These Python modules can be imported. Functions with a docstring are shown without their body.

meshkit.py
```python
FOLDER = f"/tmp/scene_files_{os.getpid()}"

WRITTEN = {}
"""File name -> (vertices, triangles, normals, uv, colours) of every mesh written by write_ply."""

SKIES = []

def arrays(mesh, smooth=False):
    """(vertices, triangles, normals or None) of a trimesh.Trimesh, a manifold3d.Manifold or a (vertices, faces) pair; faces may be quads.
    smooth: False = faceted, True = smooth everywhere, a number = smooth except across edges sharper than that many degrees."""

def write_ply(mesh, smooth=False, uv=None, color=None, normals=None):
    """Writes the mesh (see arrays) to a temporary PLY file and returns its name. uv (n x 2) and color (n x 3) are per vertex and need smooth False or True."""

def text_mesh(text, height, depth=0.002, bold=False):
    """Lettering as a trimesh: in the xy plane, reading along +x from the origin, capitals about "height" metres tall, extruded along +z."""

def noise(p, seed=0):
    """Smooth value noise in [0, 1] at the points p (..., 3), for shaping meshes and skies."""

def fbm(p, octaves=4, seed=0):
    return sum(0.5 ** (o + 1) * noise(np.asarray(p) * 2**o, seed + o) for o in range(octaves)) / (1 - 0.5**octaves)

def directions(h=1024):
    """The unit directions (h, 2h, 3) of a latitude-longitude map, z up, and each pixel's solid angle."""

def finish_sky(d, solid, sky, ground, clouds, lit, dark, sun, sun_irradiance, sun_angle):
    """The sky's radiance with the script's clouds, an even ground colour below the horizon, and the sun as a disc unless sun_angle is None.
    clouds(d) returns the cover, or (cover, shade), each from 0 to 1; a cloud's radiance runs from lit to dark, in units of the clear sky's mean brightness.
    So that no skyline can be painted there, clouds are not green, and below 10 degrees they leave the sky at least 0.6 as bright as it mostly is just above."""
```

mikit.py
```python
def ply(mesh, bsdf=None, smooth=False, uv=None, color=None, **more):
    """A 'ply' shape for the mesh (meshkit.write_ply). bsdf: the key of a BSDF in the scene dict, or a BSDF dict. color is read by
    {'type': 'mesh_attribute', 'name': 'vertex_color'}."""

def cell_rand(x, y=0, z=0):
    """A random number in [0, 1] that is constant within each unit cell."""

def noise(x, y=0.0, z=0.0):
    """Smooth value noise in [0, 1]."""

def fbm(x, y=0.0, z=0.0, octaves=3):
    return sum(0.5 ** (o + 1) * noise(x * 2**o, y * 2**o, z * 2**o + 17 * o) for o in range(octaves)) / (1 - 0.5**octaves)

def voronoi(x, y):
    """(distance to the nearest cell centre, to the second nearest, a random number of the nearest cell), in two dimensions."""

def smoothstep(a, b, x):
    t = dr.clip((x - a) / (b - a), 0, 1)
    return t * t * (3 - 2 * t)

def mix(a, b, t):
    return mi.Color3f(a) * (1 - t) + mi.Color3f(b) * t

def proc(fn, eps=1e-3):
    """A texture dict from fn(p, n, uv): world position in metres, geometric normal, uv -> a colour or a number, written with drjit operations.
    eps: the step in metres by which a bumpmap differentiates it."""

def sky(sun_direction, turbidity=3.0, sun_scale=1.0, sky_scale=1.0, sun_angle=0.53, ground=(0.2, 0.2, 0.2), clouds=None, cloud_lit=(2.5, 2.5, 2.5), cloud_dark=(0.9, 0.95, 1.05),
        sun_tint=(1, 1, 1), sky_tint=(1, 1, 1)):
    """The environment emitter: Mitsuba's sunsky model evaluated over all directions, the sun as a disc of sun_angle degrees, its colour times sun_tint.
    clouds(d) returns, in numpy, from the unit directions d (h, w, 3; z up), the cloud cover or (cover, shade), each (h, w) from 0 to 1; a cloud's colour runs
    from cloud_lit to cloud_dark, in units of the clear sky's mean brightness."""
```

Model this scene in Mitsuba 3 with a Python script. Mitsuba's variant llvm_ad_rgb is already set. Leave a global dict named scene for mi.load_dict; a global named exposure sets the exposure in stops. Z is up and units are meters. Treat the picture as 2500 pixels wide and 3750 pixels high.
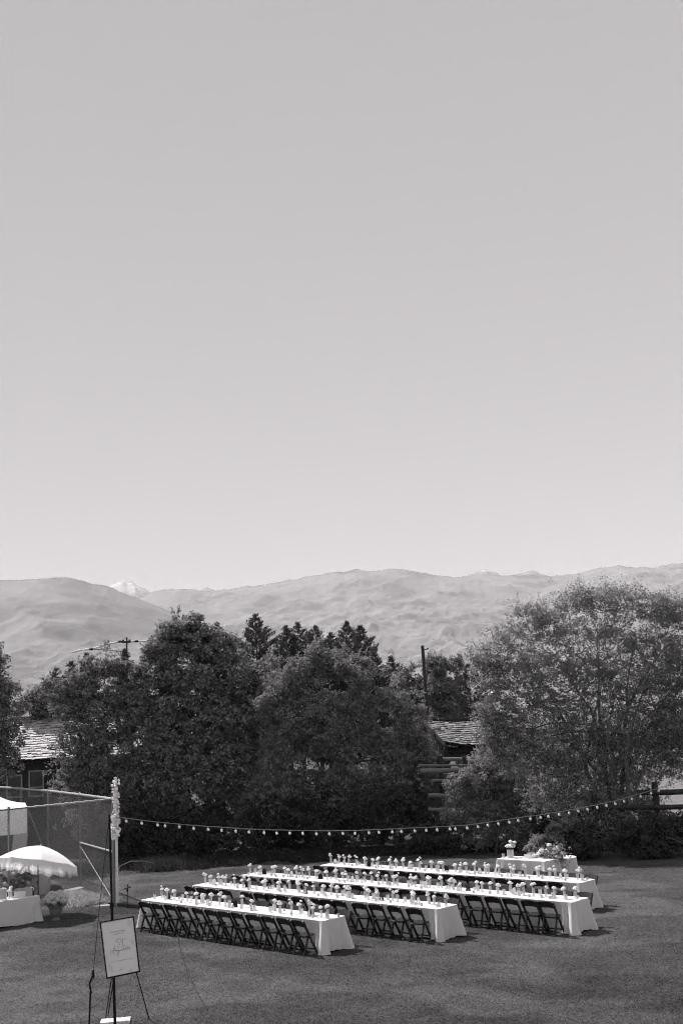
import math
import numpy as np
import mitsuba as mi
import drjit as dr
import mikit, meshkit
from mikit import proc, noise, fbm, smoothstep

T = mi.ScalarTransform4f
scene, labels = {'type': 'scene'}, {}
RNG = np.random.default_rng

# ------------------------------------------------------------------ camera, sky, exposure
PITCH, ROLL, EYE = math.radians(10.6466), math.radians(-3.1567), np.array([0, 0, 5.4428])
_fw = np.array([0, math.cos(PITCH), math.sin(PITCH)])
_up0 = np.array([0, -math.sin(PITCH), math.cos(PITCH)])
_up = -math.sin(ROLL) * np.array([1, 0, 0]) + math.cos(ROLL) * _up0
scene['camera'] = {'type': 'perspective', 'fov': 2 * math.degrees(math.atan(1250 / 4076.075)), 'fov_axis': 'x',
                   'near_clip': 0.2, 'far_clip': 40000.0,
                   'to_world': T().look_at(origin=EYE.tolist(), target=(EYE + _fw * 10).tolist(), up=_up.tolist()),
                   'medium': {'type': 'ref', 'id': 'air'}}
SUN = np.array([-0.47, 0.425, 0.775])
exposure = 1.5


def sky_cover(d):
    # black-and-white sky: an even grey veil over the whole dome, paler towards the horizon
    e = np.clip(np.degrees(np.arcsin(np.clip(d[..., 2], 0, 1))), 0, 90)
    return np.ones(e.shape), 1 - np.exp(-e / 26.0)


scene['sky'] = mikit.sky(SUN, turbidity=3, clouds=sky_cover, cloud_lit=(2.13, 2.085, 2.10), cloud_dark=(1.54, 1.505, 1.52),
                         sun_tint=(0.875, 1.0, 1.345), sun_scale=2.0)
labels['sky'] = {'label': 'cloudless pale grey sky paling towards the ridge', 'kind': 'structure'}

# ------------------------------------------------------------------ constants: where things stand, in metres
LOBES_A = [(-16.04, 50.0, 8.72, 0.74, 0.76, 1.04), (-15.79, 50.0, 7.44, 0.67, 0.65, 0.86), (-15.42, 50.0, 6.28, 0.92, 0.78, 0.92), (-15.6, 50.0, 5.22, 1.04, 0.81, 0.86), (-15.48, 50.0, 4.39, 0.86, 0.65, 0.67), (-16.33, 50.0, 6.21, 1.1, 1.25, 1.84)]
LOBES_B = [(-12.43, 52.0, 8.11, 1.08, 0.81, 0.83), (-11.35, 52.0, 8.49, 1.08, 0.78, 0.74), (-10.65, 52.0, 8.08, 0.77, 0.65, 0.77), (-13.07, 52.0, 7.15, 1.02, 0.87, 1.02), (-11.94, 52.0, 6.71, 1.66, 1.3, 1.4), (-10.55, 52.0, 6.64, 1.15, 1.08, 1.4), (-12.46, 52.0, 5.01, 1.59, 1.27, 1.4), (-10.97, 52.0, 4.56, 1.66, 1.36, 1.53), (-12.36, 52.0, 3.42, 1.53, 1.14, 1.15), (-10.56, 52.0, 3.08, 1.53, 1.25, 1.4), (-11.51, 52.0, 1.93, 1.91, 1.3, 1.15)]
LOBES_C = [(-7.43, 52.0, 9.96, 1.08, 0.84, 0.89), (-8.34, 52.0, 9.38, 0.89, 0.72, 0.79), (-6.56, 52.0, 9.18, 1.08, 0.84, 0.89), (-5.43, 52.0, 8.74, 0.89, 0.76, 0.89), (-8.93, 52.0, 8.67, 0.77, 0.66, 0.79), (-8.12, 52.0, 8.0, 1.53, 1.17, 1.21), (-6.23, 52.0, 7.77, 1.59, 1.22, 1.28), (-9.4, 52.0, 7.32, 0.96, 0.87, 1.08), (-8.04, 52.0, 6.37, 1.79, 1.41, 1.53), (-6.16, 52.0, 6.15, 1.79, 1.41, 1.53), (-9.38, 52.0, 5.71, 1.15, 1.08, 1.4), (-8.09, 52.0, 4.41, 1.79, 1.41, 1.53), (-6.22, 52.0, 4.31, 1.66, 1.36, 1.53), (-9.24, 52.0, 3.37, 1.4, 1.14, 1.28), (-7.52, 52.0, 2.67, 1.91, 1.41, 1.4)]
LOBES_C2 = [(-4.29, 53.0, 7.7, 1.04, 0.91, 1.11), (-4.79, 53.0, 6.33, 1.11, 0.97, 1.17), (-3.83, 53.0, 6.41, 0.98, 0.94, 1.24), (-4.67, 53.0, 4.69, 1.43, 1.22, 1.43), (-5.37, 53.0, 2.99, 1.56, 1.27, 1.43), (-4.41, 53.0, 1.59, 1.56, 1.16, 1.17)]
LOBES_E = [(-2.72, 50.0, 7.38, 1.17, 0.91, 0.98), (-1.36, 50.0, 7.73, 1.29, 0.92, 0.88), (-0.05, 50.0, 7.24, 1.23, 0.94, 0.98), (1.24, 50.0, 6.45, 1.17, 0.91, 0.98), (2.46, 50.0, 5.67, 0.92, 0.81, 0.98), (-2.79, 50.0, 5.83, 1.59, 1.25, 1.35), (-0.97, 50.0, 5.85, 1.72, 1.36, 1.47), (0.8, 50.0, 5.16, 1.59, 1.25, 1.35), (2.19, 50.0, 4.26, 1.17, 1.04, 1.29), (-2.62, 50.0, 4.17, 1.84, 1.41, 1.47), (-0.6, 50.0, 3.83, 1.96, 1.51, 1.59), (1.41, 50.0, 3.25, 1.59, 1.3, 1.47), (-3.17, 50.0, 2.56, 1.84, 1.36, 1.35), (-0.93, 50.0, 2.1, 2.09, 1.46, 1.35), (1.32, 50.0, 1.86, 1.72, 1.2, 1.1), (3.11, 50.0, 2.81, 0.67, 0.6, 0.74), (3.34, 50.0, 1.75, 0.74, 0.63, 0.74), (2.95, 50.0, 3.87, 0.55, 0.55, 0.74), (-1.45, 50.0, 8.34, 0.55, 0.42, 0.43), (0.47, 50.0, 7.81, 0.61, 0.45, 0.44), (1.99, 50.0, 6.77, 0.55, 0.42, 0.44)]
LOBES_G = [(9.49, 44.0, 9.44, 0.86, 0.65, 0.67), (10.22, 44.0, 9.73, 0.86, 0.61, 0.56), (11.13, 44.0, 9.57, 0.81, 0.58, 0.56), (9.2, 44.0, 9.73, 0.59, 0.46, 0.49), (6.94, 44.0, 9.26, 0.63, 0.47, 0.49), (7.79, 44.0, 9.1, 0.78, 0.56, 0.54), (8.52, 44.0, 9.44, 0.76, 0.53, 0.5), (12.18, 44.0, 9.29, 0.81, 0.57, 0.54), (12.91, 44.0, 9.04, 0.76, 0.56, 0.56), (10.78, 44.0, 9.37, 0.86, 0.67, 0.71), (12.13, 44.0, 8.86, 0.97, 0.74, 0.78), (13.1, 44.0, 8.87, 0.65, 0.6, 0.76), (7.28, 44.0, 8.81, 0.86, 0.65, 0.67), (6.15, 44.0, 8.23, 0.86, 0.65, 0.67), (8.31, 44.0, 8.32, 1.03, 0.78, 0.81), (9.81, 44.0, 8.19, 1.19, 0.88, 0.89), (11.28, 44.0, 7.89, 1.19, 0.89, 0.92), (12.63, 44.0, 7.5, 1.03, 0.87, 1.03), (5.25, 44.0, 7.69, 0.7, 0.54, 0.56), (5.52, 44.0, 7.04, 0.92, 0.71, 0.76), (6.82, 44.0, 7.18, 1.08, 0.85, 0.92), (8.29, 44.0, 6.94, 1.3, 0.99, 1.03), (9.97, 44.0, 6.58, 1.35, 1.03, 1.08), (11.65, 44.0, 6.28, 1.3, 1.01, 1.08), (12.92, 44.0, 6.21, 0.86, 0.92, 1.3), (5.75, 44.0, 5.86, 0.97, 0.8, 0.92), (7.11, 44.0, 5.58, 1.24, 0.96, 1.03), (8.78, 44.0, 5.28, 1.35, 1.01, 1.03), (10.55, 44.0, 4.98, 1.35, 1.01, 1.03), (12.12, 44.0, 4.79, 1.19, 0.94, 1.03), (6.17, 44.0, 4.59, 1.03, 0.83, 0.92), (7.62, 44.0, 4.2, 1.19, 0.87, 0.86), (9.4, 44.0, 4.0, 1.19, 0.83, 0.76), (11.16, 44.0, 3.7, 1.19, 0.83, 0.76), (12.64, 44.0, 3.72, 0.86, 0.69, 0.76), (6.3, 44.0, 3.55, 0.86, 0.69, 0.76), (7.73, 44.0, 3.06, 1.08, 0.78, 0.76), (9.18, 44.0, 2.78, 1.19, 0.83, 0.76), (10.64, 44.0, 2.7, 1.08, 0.73, 0.65), (12.16, 44.0, 3.13, 0.97, 0.69, 0.65), (8.47, 44.0, 2.0, 0.97, 0.73, 0.76), (9.8, 44.0, 1.63, 0.97, 0.73, 0.76), (7.34, 44.0, 2.16, 0.86, 0.69, 0.76), (11.04, 44.0, 1.56, 0.76, 0.6, 0.65), (8.67, 44.0, 0.78, 0.97, 0.69, 0.65), (10.21, 44.0, 0.6, 0.86, 0.64, 0.65), (5.33, 44.0, 4.63, 0.7, 0.57, 0.65), (5.34, 44.0, 5.47, 0.65, 0.53, 0.59), (5.38, 44.0, 3.91, 0.65, 0.5, 0.54), (10.12, 44.0, 3.86, 1.3, 0.92, 0.86), (11.85, 44.0, 4.18, 1.19, 0.87, 0.86), (8.2, 44.0, 3.55, 0.97, 0.73, 0.76), (12.34, 44.0, 4.78, 0.86, 0.73, 0.86)]
LOBES_H1 = [(4.82, 46.0, 2.7, 0.96, 0.77, 0.85), (4.26, 46.0, 1.77, 0.85, 0.74, 0.9), (5.35, 46.0, 1.71, 0.96, 0.79, 0.9), (4.84, 46.0, 0.79, 1.07, 0.79, 0.79), (4.2, 46.0, 2.52, 0.56, 0.48, 0.56), (5.16, 46.0, 3.54, 0.56, 0.46, 0.51), (5.96, 46.0, 1.15, 0.85, 0.77, 0.96), (6.49, 46.0, 2.29, 0.79, 0.72, 0.9), (6.0, 46.0, 0.41, 0.96, 0.65, 0.56), (5.77, 46.0, 2.97, 0.85, 0.7, 0.79)]
LOBES_H2 = [(7.31, 42.3, 1.21, 0.44, 0.45, 0.62), (7.4, 42.3, 0.62, 0.54, 0.47, 0.57), (6.91, 42.3, 0.7, 0.42, 0.4, 0.52), (6.65, 42.3, 0.52, 0.62, 0.44, 0.42)]
LOBES_K = [(-16.06, 58.0, 7.28, 0.71, 0.56, 0.6), (-16.55, 58.0, 6.89, 0.71, 0.54, 0.57), (-15.57, 58.0, 6.7, 0.85, 0.67, 0.71)]
LOBES_F1 = [(3.78, 66.0, 7.76, 0.97, 0.72, 0.73), (2.94, 66.0, 7.17, 0.97, 0.76, 0.81), (4.36, 66.0, 6.78, 1.13, 0.96, 1.13), (3.34, 66.0, 5.89, 1.46, 1.1, 1.13), (5.09, 66.0, 5.8, 1.3, 1.1, 1.3)]
LOBES_F2 = [(4.95, 64.0, 8.24, 0.71, 0.57, 0.63), (5.74, 64.0, 8.35, 0.57, 0.48, 0.57), (5.34, 64.0, 7.14, 0.94, 0.8, 0.94), (5.56, 64.0, 5.9, 1.1, 1.0, 1.26), (4.73, 64.0, 5.04, 1.26, 1.0, 1.1)]
BASES = {'A': (-15.83, 50.0), 'B': (-11.53, 52.0), 'C': (-7.71, 52.0), 'C2': (-4.85, 53.0), 'E': (-1.03, 50.0), 'G': (9.86, 44.0), 'H1': (5.23, 46.0), 'H2': (7.25, 42.3), 'K': (-16.09, 58.0), 'F1': (3.31, 66.0), 'F2': (4.71, 64.0)}
CONIFERS = [(-16.25, 62.0, 9.08, 0.73), (-15.39, 62.0, 9.41, 0.64), (-14.77, 63.0, 9.88, 0.56), (-12.85, 64.0, 10.07, 0.53), (-7.02, 60.0, 10.89, 0.77), (-5.11, 62.0, 11.44, 0.94), (-3.52, 63.0, 10.8, 0.8), (-2.86, 64.0, 11.03, 0.86), (-1.82, 63.0, 10.71, 0.8), (-1.01, 64.0, 10.35, 0.71), (-0.07, 62.0, 10.76, 0.76), (0.66, 61.0, 10.41, 0.78), (1.3, 60.0, 8.9, 0.66), (2.49, 68.0, 9.03, 0.8), (6.27, 60.0, 7.97, 0.91)]
RIDGE_MAIN = [(-2618, 864), (-1874, 763), (-1431, 635), (-1253, 669), (-1133, 715), (-1047, 747), (-967, 758), (-881, 756), (-807, 744), (-717, 726), (-644, 740), (-550, 748), (-451, 754), (-361, 761), (-302, 768), (-242, 776), (-152, 790), (-107, 795), (-52, 802), (-3, 797), (56, 805), (130, 795), (209, 795), (264, 797), (338, 788), (411, 771), (490, 754), (557, 748), (630, 733), (690, 737), (778, 732), (889, 729), (1008, 726), (1124, 718), (1222, 723), (1315, 734), (1387, 746), (1481, 753), (1579, 740), (1669, 735), (1743, 741), (1832, 745), (2129, 750), (2565, 681)]
RIDGE_LEFT = [(-1833, 596), (-1520, 608), (-1312, 605), (-1250, 602), (-1187, 598), (-1114, 601), (-1055, 600), (-1000, 585), (-958, 571), (-898, 558), (-855, 533), (-773, 496), (-670, 448), (-527, 389), (-385, 330), (-183, 257), (119, 170), (521, 87)]
RIDGE_SNOW = [(-2761, 1199), (-2423, 1310), (-2254, 1384), (-2175, 1403), (-2123, 1424), (-2094, 1433), (-2058, 1405), (-2007, 1399), (-1955, 1362), (-1904, 1344), (-1824, 1295), (-1725, 1232), (-1518, 1221), (-1438, 1276), (-1386, 1294), (-1310, 1321), (-1269, 1298), (-1206, 1253), (-1078, 1210), (-687, 1266), (-529, 1322), (-462, 1353), (-422, 1374), (-376, 1358), (-295, 1322), (89, 1223), (995, 1225), (1129, 1280), (1235, 1305), (1302, 1333), (1336, 1342), (1392, 1325), (1467, 1287), (1542, 1252), (1648, 1280), (1714, 1295), (1766, 1302), (1817, 1286), (1905, 1258), (2056, 1205), (2665, 1080)]
ROWS = [(-0.985, 28.077, 7.356), (1.84, 28.846, 9.719), (5.134, 28.756, 12.456), (5.938, 31.766, 10.097)]
CHAIR_S = [[6.67, 6.04, 5.54, 4.97, 4.33, 3.76, 3.22, 2.71, 2.14, 1.55, 0.99, 0.44], [9.37, 8.74, 8.23, 7.71, 6.72, 6.18, 5.72, 5.25, 4.6, 3.96, 3.54, 3.07, 2.32, 1.76, 1.13, 0.48], [12.19, 11.5, 10.83, 10.19, 9.55, 8.93, 8.23, 7.58, 6.95, 6.44, 5.96, 5.55, 5.07, 4.56, 4.01, 3.42, 2.78, 2.16, 1.57, 1.0, 0.5], [9.78, 9.08, 8.33, 7.58, 6.9, 6.24, 5.66, 4.93, 4.31, 3.85, 3.44, 3.01, 2.34, 1.77, 1.12, 0.55]]
VASE_S1 = [6.96, 6.65, 6.3, 5.66, 5.29, 5.0, 4.64, 4.32, 3.99, 3.45, 2.87, 2.18, 1.85, 1.52, 1.19, 0.88, 0.66, 0.4, 0.16]
CABLE = [(-7.83, 37.31, 2.78), (-7.55, 37.36, 2.73), (-7.06, 37.45, 2.63), (-6.35, 37.58, 2.5), (-5.41, 37.75, 2.35), (-4.51, 37.91, 2.23), (-3.62, 38.07, 2.11), (-2.74, 38.23, 2.02), (-1.87, 38.39, 1.94), (-0.99, 38.54, 1.87), (-0.13, 38.7, 1.82), (0.79, 38.87, 1.79), (1.72, 39.03, 1.77), (2.65, 39.2, 1.74), (3.69, 39.39, 1.73), (4.42, 39.52, 1.77), (5.49, 39.71, 1.85), (6.41, 39.88, 1.9), (7.31, 40.04, 1.98), (8.15, 40.19, 2.07), (9.01, 40.35, 2.18), (9.72, 40.48, 2.31), (10.37, 40.59, 2.45), (10.97, 40.7, 2.58), (11.54, 40.81, 2.71), (12.67, 41.01, 3.01)]
BULB_AT = [(-7.55, 37.36, 2.73), (-7.06, 37.45, 2.63), (-6.56, 37.54, 2.54), (-6.32, 37.58, 2.5), (-5.88, 37.66, 2.43), (-5.41, 37.75, 2.35), (-4.95, 37.83, 2.29), (-4.51, 37.91, 2.23), (-4.05, 37.99, 2.17), (-3.62, 38.07, 2.11), (-3.14, 38.16, 2.06), (-2.73, 38.23, 2.01), (-2.3, 38.31, 1.98), (-1.87, 38.39, 1.94), (-1.43, 38.46, 1.9), (-0.99, 38.54, 1.87), (-0.55, 38.62, 1.85), (-0.13, 38.7, 1.82), (0.32, 38.78, 1.81), (0.66, 38.84, 1.8), (1.12, 38.93, 1.78), (1.43, 38.98, 1.77), (1.87, 39.06, 1.76), (2.28, 39.13, 1.75), (2.65, 39.2, 1.74), (3.09, 39.28, 1.74), (3.28, 39.32, 1.73), (3.69, 39.39, 1.73), (4.05, 39.45, 1.75), (4.42, 39.52, 1.77), (4.78, 39.59, 1.79), (5.16, 39.65, 1.82), (5.49, 39.71, 1.85), (5.94, 39.79, 1.88), (6.29, 39.86, 1.9), (6.58, 39.91, 1.92), (6.97, 39.98, 1.95), (7.31, 40.04, 1.98), (7.64, 40.1, 2.02), (7.99, 40.16, 2.06), (8.36, 40.23, 2.1), (8.69, 40.29, 2.14), (9.01, 40.35, 2.18), (9.34, 40.41, 2.24), (9.64, 40.46, 2.3), (9.97, 40.52, 2.37), (10.37, 40.59, 2.45), (10.67, 40.65, 2.52), (10.98, 40.71, 2.58), (11.23, 40.75, 2.64), (11.54, 40.81, 2.71)]
RAILS_MID = [(3.35, 50.0, 3.6, 5.55, 50.0, 3.45, 0.098), (3.03, 49.0, 3.4, 5.42, 49.0, 3.24, 0.054), (3.09, 48.4, 3.19, 5.4, 48.4, 3.12, 0.107), (3.5, 48.0, 2.8, 4.64, 48.0, 2.69, 0.059), (3.31, 47.6, 2.23, 4.44, 47.6, 2.1, 0.093), (3.26, 47.4, 1.68, 4.38, 47.4, 1.57, 0.081)]
POSTS_MID = [(3.69, 49.6, 3.72), (4.77, 49.6, 3.64), (3.38, 48.2, 2.88), (5.46, 49.0, 3.3)]
RAILS_RIGHT = [(10.59, 43.6, 2.17, 11.31, 43.4, 2.14, 0.107), (11.21, 43.2, 2.17, 13.67, 43.2, 2.08, 0.106), (11.15, 43.2, 1.63, 13.6, 43.2, 1.53, 0.095), (11.1, 43.2, 1.14, 13.54, 43.2, 1.04, 0.095), (9.17, 43.5, 1.7, 11.25, 43.4, 1.61, 0.096)]
POSTS_RIGHT = [(11.3, 43.4, 2.54, 0.115), (8.95, 43.4, 2.32, 0.1)]
SHED = [(3.56, 57.0, 5.25), (6.83, 57.0, 5.21), (4.36, 54.5, 4.25), (6.42, 54.5, 3.78)]
HOUSE = [(-18.94, 58.0, 6.44), (-15.22, 58.0, 6.46), (-17.79, 54.5, 4.45), (-14.8, 54.5, 4.43), (-11.36, 58.0, 6.45)]
HOUSE_WIN = [(-15.76, 55.0, 3.87), (-15.15, 55.0, 3.89), (-16.15, 55.0, 3.7)]
SIGN = [(-5.069, 22.42, 1.908), (-4.411, 22.42, 1.983), (-4.277, 22.24, 1.002), (-4.914, 22.24, 0.908)]
EASEL = [(-5.11, 22.98, -0.0), (-4.25, 22.9, 0.0), (-5.13, 23.3, 0.0), (-4.86, 22.4, 0.85), (-4.43, 22.4, 0.97)]
POLE = (-4.81, 22.44, 0.0, -4.88, 22.55, 3.89)
GUY = [(-4.88, 22.55, 3.85), (-5.25, 22.6, 0.93), (-5.29, 22.6, 0.58), (-5.34, 22.59, 0.0)]
BASEBOARD = [(-5.17, 22.91, 0.0), (-4.62, 22.91, 0.0), (-4.56, 22.58, 0.0), (-5.1, 22.6, 0.0)]
LIGHTPOLE = (-7.9, 37.41, 0.0)
SPIKE = (-7.43, 36.83, 0.0)
URN = (-9.31, 35.26, 0.0)
HEADT = [(4.42, 37.89, 0.76), (5.6, 36.58, 0.76), (6.48, 37.17, 0.76), (4.92, 38.71, 0.76), (5.82, 37.77, 0.76)]
HEADITEMS = [(4.72, 38.0, 1.13), (4.69, 38.0, 0.78), (5.6, 38.0, 0.87), (6.19, 38.0, 0.96), (6.56, 38.0, 0.64)]
TENT = [(-12.12, 42.0, 2.95), (-13.29, 42.6, 3.21), (-12.06, 42.0, 0.05)]
BOARD2 = [(-12.39, 41.3, 2.08), (-11.87, 41.3, 2.12), (-11.98, 41.3, 1.19), (-12.5, 41.3, 1.08)]
UTIL = (4.59, 70.0, 9.82)
PIVOT = [(-23.57, 95.0, 12.44), (-22.68, 95.0, 12.6), (-21.87, 95.0, 12.62), (-21.28, 95.0, 12.77), (-20.35, 95.0, 13.0), (-19.42, 95.0, 13.13), (-18.86, 95.0, 13.1), (-18.02, 95.0, 13.08), (-17.09, 95.0, 13.05), (-18.85, 95.0, 13.43), (-21.84, 95.0, 12.67), (-19.9, 95.0, 12.26)]
WHITEROOF = [(8.31, 75.0, 6.92), (9.04, 75.0, 6.85), (8.56, 75.0, 6.62)]
PXM = [(-8.92, 45.0, 0.59), (-7.6, 46.0, 0.4), (-5.53, 45.0, 0.21)]


# ------------------------------------------------------------------ materials


def grey(v):
    return {'type': 'rgb', 'value': [v, v, v]}


def mat(name, v, rough=0.6, spec=0.4, **kw):
    scene[name] = {'type': 'twosided', 'bsdf': {'type': 'principled', 'base_color': v if isinstance(v, dict) else grey(v), 'roughness': rough, 'specular': spec, **kw}}
    return name


def leafmat(name, v, rough=0.42, trans=0.7):
    scene[name] = {'type': 'principledthin', 'base_color': v if isinstance(v, dict) else grey(v), 'roughness': rough, 'diff_trans': trans, 'eta': 1.7, 'spec_trans': 0.0}
    return name


def g3(x):
    return mi.Color3f(x, x, x)


def lawn_fn(p, n, uv):
    a = fbm(p.x * .22 + 7, p.y * .22, 0, 4)
    b = fbm(p.x * 1.7, p.y * 1.7, 3, 3)
    c = noise(p.x * 9, p.y * 9, 1)
    d = noise(p.x * 38, p.y * 30, 5)
    stripe = smoothstep(.47, .72, fbm(p.x * .5 + p.y * .13, p.y * .9, 9, 2))
    return g3(.45 * (.030 + .085 * a + .07 * b + .05 * stripe) * (.86 + .28 * c) * (.9 + .2 * d))


def blade_fn(p, n, uv):
    a = fbm(p.x * .22 + 7, p.y * .22, 0, 4)
    b = fbm(p.x * 1.7, p.y * 1.7, 3, 3)
    c = noise(p.x * 23, p.y * 23, 2)
    stripe = smoothstep(.47, .72, fbm(p.x * .5 + p.y * .13, p.y * .9, 9, 2))
    return g3(.45 * (.034 + .095 * a + .085 * b + .07 * stripe) * (.85 + .45 * c))


def dirt_fn(p, n, uv):
    far = smoothstep(250, 600, p.y)
    patch = smoothstep(.215, .235, (p.x + 1.4 * fbm(p.x * .8, p.y * .8, 2, 3)) / dr.maximum(p.y, 1) - .012) * smoothstep(44.5, 46, p.y)
    pasture = .05 + .05 * fbm(p.x * .9, p.y * .9, 0, 4)
    pale = .085 + .045 * fbm(p.x * .4, p.y * .4, 0, 4) + .05 * noise(p.x * 4.1, p.y * 4.1)
    return g3(dr.lerp(pasture, pale, dr.maximum(patch, far)))


def hill_fn(p, n, uv):
    a = fbm(p.x * .003 + p.y * .002, p.y * .003 - p.x * .002, p.z * .003, 5)
    b = fbm(p.x * .016 + p.y * .011, p.y * .016 - p.x * .011, p.z * .01, 4)
    dark = smoothstep(.50, .66, fbm(p.x * .005 + p.y * .003 + 3, p.y * .005 - p.x * .003, p.z * .005, 5))
    return g3(.135 + .07 * a + .05 * b - .055 * dark)


def snow_fn(p, n, uv):
    a = fbm(p.x * .0045, p.y * .0045, p.z * .008, 4)
    s = smoothstep(.48, .60, a) * smoothstep(1290, 1390, p.z + 60 * fbm(p.x * .01, p.y * .01, 0, 3))
    return g3(.11 + .08 * fbm(p.x * .01, p.y * .01, p.z * .01, 3) + .4 * s)


def wood_fn(p, n, uv):
    return g3(.11 + .12 * fbm(p.x * 1.2, p.y * 1.2, p.z * 22, 3) + .06 * noise(p.x * 9, p.y * 9, p.z * 60))


def darkwood_fn(p, n, uv):
    return g3(.03 + .035 * fbm(p.x * 1.3, p.y * 1.3, p.z * 14, 3))


def linen_fn(p, n, uv):
    return g3(.60 + .06 * fbm(p.x * 5, p.y * 5, p.z * 5, 3))


mat('m_lawn', proc(lawn_fn), .9, .1)
mat('m_dirt', proc(dirt_fn), .9, .1)
mat('m_hill', proc(hill_fn), .95, .05)
mat('m_snow', proc(snow_fn), .9, .1)
mat('m_wood', proc(wood_fn), .8, .2)
mat('m_darkwood', proc(darkwood_fn), .8, .2)
mat('m_linen', proc(linen_fn), .85, .15, sheen=.3)
mat('m_shingle', .40, .6, .4)
mat('m_shingle_b', .32, .6, .4)
mat('m_shingle_c', .47, .6, .4)
mat('m_shake', .21, .7, .3)
mat('m_shake_b', .14, .7, .3)
mat('m_shake_c', .27, .7, .3)
mat('m_shingle_dark', .12, .85, .15)
mat('m_chair', .010, .42, .35)
mat('m_black', .007, .5, .2)
mat('m_metal', .30, .42, .5, metallic=.4)
mat('m_galv', .22, .4, .5, metallic=.6)
mat('m_wire', .17, .5, .5)
mat('m_white', .72, .5, .4)
mat('m_paper', .80, .5, .35)
mat('m_ink', .33, .7, .1)
mat('m_print', .68, .7, .1)
mat('m_votive', .5, .2, .6)
mat('m_greyboard', .42, .6, .3)
mat('m_bin', .42, .6, .3)
mat('m_urn', .17, .7, .3)
mat('m_bark', proc(lambda p, n, uv: g3(.075 + .08 * fbm(p.x * 5, p.y * 5, p.z * 1.5, 3))), .9, .1)
mat('m_palebark', proc(lambda p, n, uv: g3(.22 + .16 * fbm(p.x * 5, p.y * 5, p.z * 1.5, 3))), .8, .2)
mat('m_straw', proc(lambda p, n, uv: g3(.36 + .2 * noise(p.x * 31, p.y * 31, p.z * 11))), .8, .15)
mat('m_dark', .02, .8, .2)
leafmat('m_blade', proc(blade_fn), .6, .5)
leafmat('m_leaf', proc(lambda p, n, uv: g3(.085 + .36 * noise(p.x * 9.1, p.y * 9.1, p.z * 9.1))), .38, .8)
leafmat('m_leaf_dark', proc(lambda p, n, uv: g3(.08 + .39 * noise(p.x * 9.1, p.y * 9.1, p.z * 9.1))), .40, .7)
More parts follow.
